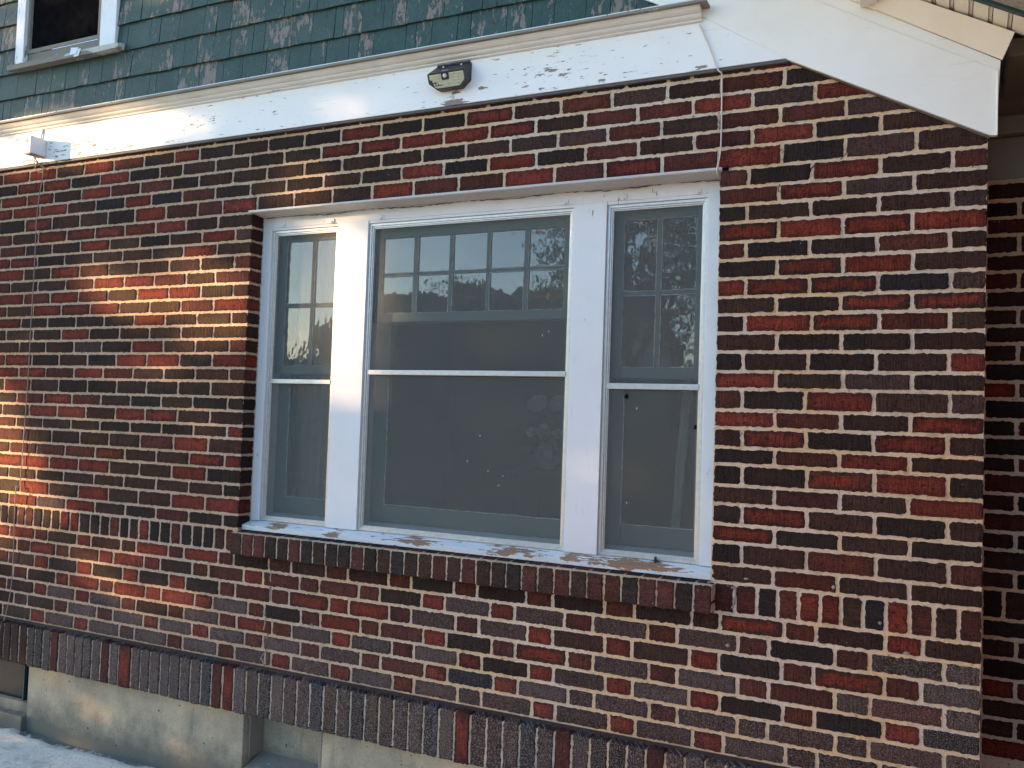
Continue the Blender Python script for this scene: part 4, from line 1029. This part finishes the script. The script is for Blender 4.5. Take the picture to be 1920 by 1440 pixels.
# ================================================================== the yard across from the wall: it shades the wall and shows in the panes
def gauss2(x, z, cx, cz, sx, sz, rot=0):
    dx, dz = x-cx, z-cz; c_, s_ = math.cos(rot), math.sin(rot)
    a, b = dx*c_+dz*s_, -dx*s_+dz*c_
    return math.exp(-(a/sx)**2-(b/sz)**2)
# gaps in the crown, given by where their light lands on the wall (x, z), size, tilt and openness
GAPS = [(-3.45, -.06, .22, .06, .1, .6), (-3.55, -.40, .62, .13, -.10, .95), (-4.15, -.42, .34, .22, .5, .7), (-4.3, .47, .7, .12, 0, .9), (-3.5, -.60, .34, .2, 0, .4),
        (-2.85, -.36, .13, .46, 0, 1.), (-3.03, -.36, .15, .34, 0, .85), (-2.64, -.58, .13, .24, 0, .6), (-2.80, -1.0, .10, .3, 0, .35),
        (-3.9, -.50, .75, .42, -.1, .62), (-4.6, -1.5, .9, .4, -.3, .5),
        (-5.1, -1.30, .5, .34, -.5, 1.), (-4.5, -1.62, .55, .12, -.35, .85), (-3.85, -1.85, .65, .13, -.2, .8), (-4.2, -2.5, .3, .14, .2, .4), (-5.7, -.9, .5, .6, 0, .9)]
def openness(x, z):
    v = 0
    for (cx, cz, sx, sz, rot, a) in GAPS: v = max(v, a*min(1, 2.3*gauss2(x, z, cx, cz, sx*1.2, sz*1.25, rot)))
    return v
random.seed(5)
def leaf_quad(mb, c, s_):
    a = Vector([random.gauss(0, 1) for _ in range(3)]).normalized(); b = a.cross(Vector([random.gauss(0, 1) for _ in range(3)])).normalized()
    a *= s_; b *= s_*.45
    mb.add([c-a, c-a*.2+b, c+a, c-a*.2-b], [(0, 1, 2, 3)])
def sun_to_wall(c):
    t_ = -c.y/(-SUN_DIR.y); q = c-SUN_DIR*(c.y/SUN_DIR.y); return q.x, q.z
def make_tree(name, base, blobs, nleaf, size, label, trunk_r=.16, gaps=False, group=None):
    root = empty(name, base); tag(root, label, 'tree', group)
    tr = MB(); B = Vector(base)
    top = Vector(blobs[0][0])
    tr.tube(smooth_path([B, B+(top-B)*.35+Vector((.1, .05, 0)), top]), [trunk_r*(1-.6*i/16) for i in range(17)], 10)
    for (c_, r_) in blobs[1:]:
        c_ = Vector(c_); s0 = B+(top-B)*.45
        tr.tube(smooth_path([s0, s0.lerp(c_, .5)+Vector((0, 0, .15)), c_]), [trunk_r*.45*(1-.75*i/16) for i in range(17)], 7)
    loc(tr.build('trunk', M['bark'], smooth=True), root)
    lv = MB(); tot = sum(r_[0]*r_[1]*r_[2] for _, r_ in blobs)
    for (c_, r_) in blobs:
        nn = int(nleaf*r_[0]*r_[1]*r_[2]/tot)
        for _ in range(nn):
            d = Vector([random.gauss(0, 1) for _ in range(3)]).normalized()*(random.random()**.45)
            d *= 1+.25*mn.noise(d*2.3+Vector(c_))
            q = Vector((c_[0]+d.x*r_[0], c_[1]+d.y*r_[1], c_[2]+d.z*r_[2]))
            if gaps:
                wx, wz = sun_to_wall(q)
                if random.random() < openness(wx, wz)*1.02: continue
            elif mn.noise(q*1.1) > .28: continue
            leaf_quad(lv, q, size*random.uniform(.6, 1.2))
    loc(lv.build('crown', M['leaf']), root)
    return root
# unseen tree added left: crown blocks the low sun, gaps shape the patches
T = 15.0
ctr = Vector((-2.4, 0, -.6))+SUN_DIR*T
bl = []
for (wx, wz) in [(-2.4, -.6), (-4.6, -.4), (-.4, -.4), (-5.8, -1.2), (-3.4, .6), (-1.2, .7), (-3.6, -1.7), (-1.2, -1.7), (-5.4, .5), (.4, -1.4), (-5.2, -2.1), (-2.4, -2.4), (.5, .5), (-.2, -2.3)]:
    c_ = Vector((wx, 0, wz))+SUN_DIR*(T+random.uniform(-.7, .7))
    bl.append((tuple(c_), (1.15, 1.15, .95)))
make_tree('garden_tree', (ctr.x, ctr.y, -2.76), bl, NLEAF, .10, 'unseen large leafy tree left of the house, crown gaps shaped to throw sun patches on the wall', gaps=True)
# trees and roofs that show in the window panes
make_tree('garden_tree', (-5.4, -11.5, -2.76), [((-5.4, -11.5, 2.6), (1.6, 1.2, 1.9)), ((-6.0, -11.2, 1.2), (1.3, 1.1, 1.1)), ((-4.3, -11.5, 1.6), (1.2, 1.1, 1.4)), ((-4.8, -11.3, 3.6), (1.0, 1.0, 1.0))], 11000, .075, 'round leafy tree behind the photographer, mirrored in the right window')
make_tree('garden_tree', (-10.5, -15.5, -2.76), [((-10.9, -15.5, .5), (1.9, 1.5, 1.75)), ((-9.0, -15.5, .7), (1.5, 1.3, 1.3)), ((-12.6, -15.3, .0), (1.2, 1.2, 1.2))], 12000, .085, 'low bushy tree beyond the fence, mirrored in the middle window')
nh = empty('neighbour_house', (-13, -21, -2.76)); tag(nh, 'tan single storey neighbour house across the yard, mirrored faintly in the middle window', 'house')
w = MB(); w.box(-18, -8.5, -25, -19, -2.76, 1.2); w.prism([(-25, 1.2), (-19, 1.2), (-22, 3.0)], -18, -8.5, 'x')
loc(w.build('wall', M['farwall']), nh)
r = MB()
r.add([(-18.4, -18.6, 1.1), (-8.1, -18.6, 1.1), (-8.1, -22, 3.2), (-18.4, -22, 3.2), (-18.4, -18.6, .98), (-8.1, -18.6, .98), (-8.1, -22, 3.05), (-18.4, -22, 3.05)], [(0, 1, 2, 3), (4, 5, 6, 7), (0, 1, 5, 4), (1, 2, 6, 5), (2, 3, 7, 6), (3, 0, 4, 7)])
r.add([(-18.4, -25.4, 1.1), (-8.1, -25.4, 1.1), (-8.1, -22, 3.2), (-18.4, -22, 3.2), (-18.4, -25.4, .98), (-8.1, -25.4, .98), (-8.1, -22, 3.05), (-18.4, -22, 3.05)], [(0, 1, 2, 3), (4, 5, 6, 7), (0, 1, 5, 4), (1, 2, 6, 5), (2, 3, 7, 6), (3, 0, 4, 7)])
rr_ = loc(r.build('roof', M['farroof']), nh)
ch = MB(); ch.box(-15.8, -15.1, -21.5, -20.9, 2.3, 3.9, bev=.02)
o = ch.build('chimney', M['farwall']); o.parent = rr_; o.matrix_parent_inverse = rr_.matrix_world.inverted() if False else Matrix.Translation(-nh.location)
for xx in (-16.5, -13.5, -10.5):
    wn_ = MB(); wn_.box(xx, xx+1.1, -19.03, -18.97, -1.7, -.6)
    loc(wn_.build('window', M['dark']), nh)
fn_ = MB()
for i in range(120):
    xx = -17+i*.15; fn_.box(xx, xx+.14, -14.0, -13.97, -2.76, -1.0+.03*math.sin(i*1.7))
fn_.box(-17, 1, -14.06, -14.0, -1.35, -1.27); fn_.box(-17, 1, -14.06, -14.0, -2.4, -2.32)
tag(fn_.build('wooden_fence', M['fencewood']), 'plain board fence across the yard behind the photographer', 'fence')

# unseen far row of trees added to block the bright horizon, one mass
fl_ = MB()
for i in range(30000):
    xx = random.uniform(-48, 14); hh = 1.6+1.1*mn.noise(Vector((xx*.25, 3, 0)))+.5*mn.noise(Vector((xx*1.1, 7, 0)))
    c_ = Vector((xx, -30+random.uniform(-1.2, 1.2), -2.7+(hh+2.7)*random.random()**.8))
    leaf_quad(fl_, c_, .28*random.uniform(.6, 1.2))
tag(fl_.build('horizon_block_trees', M['leaf']), 'unseen far row of trees added to block the bright horizon sky in the panes', 'trees', kind='stuff')
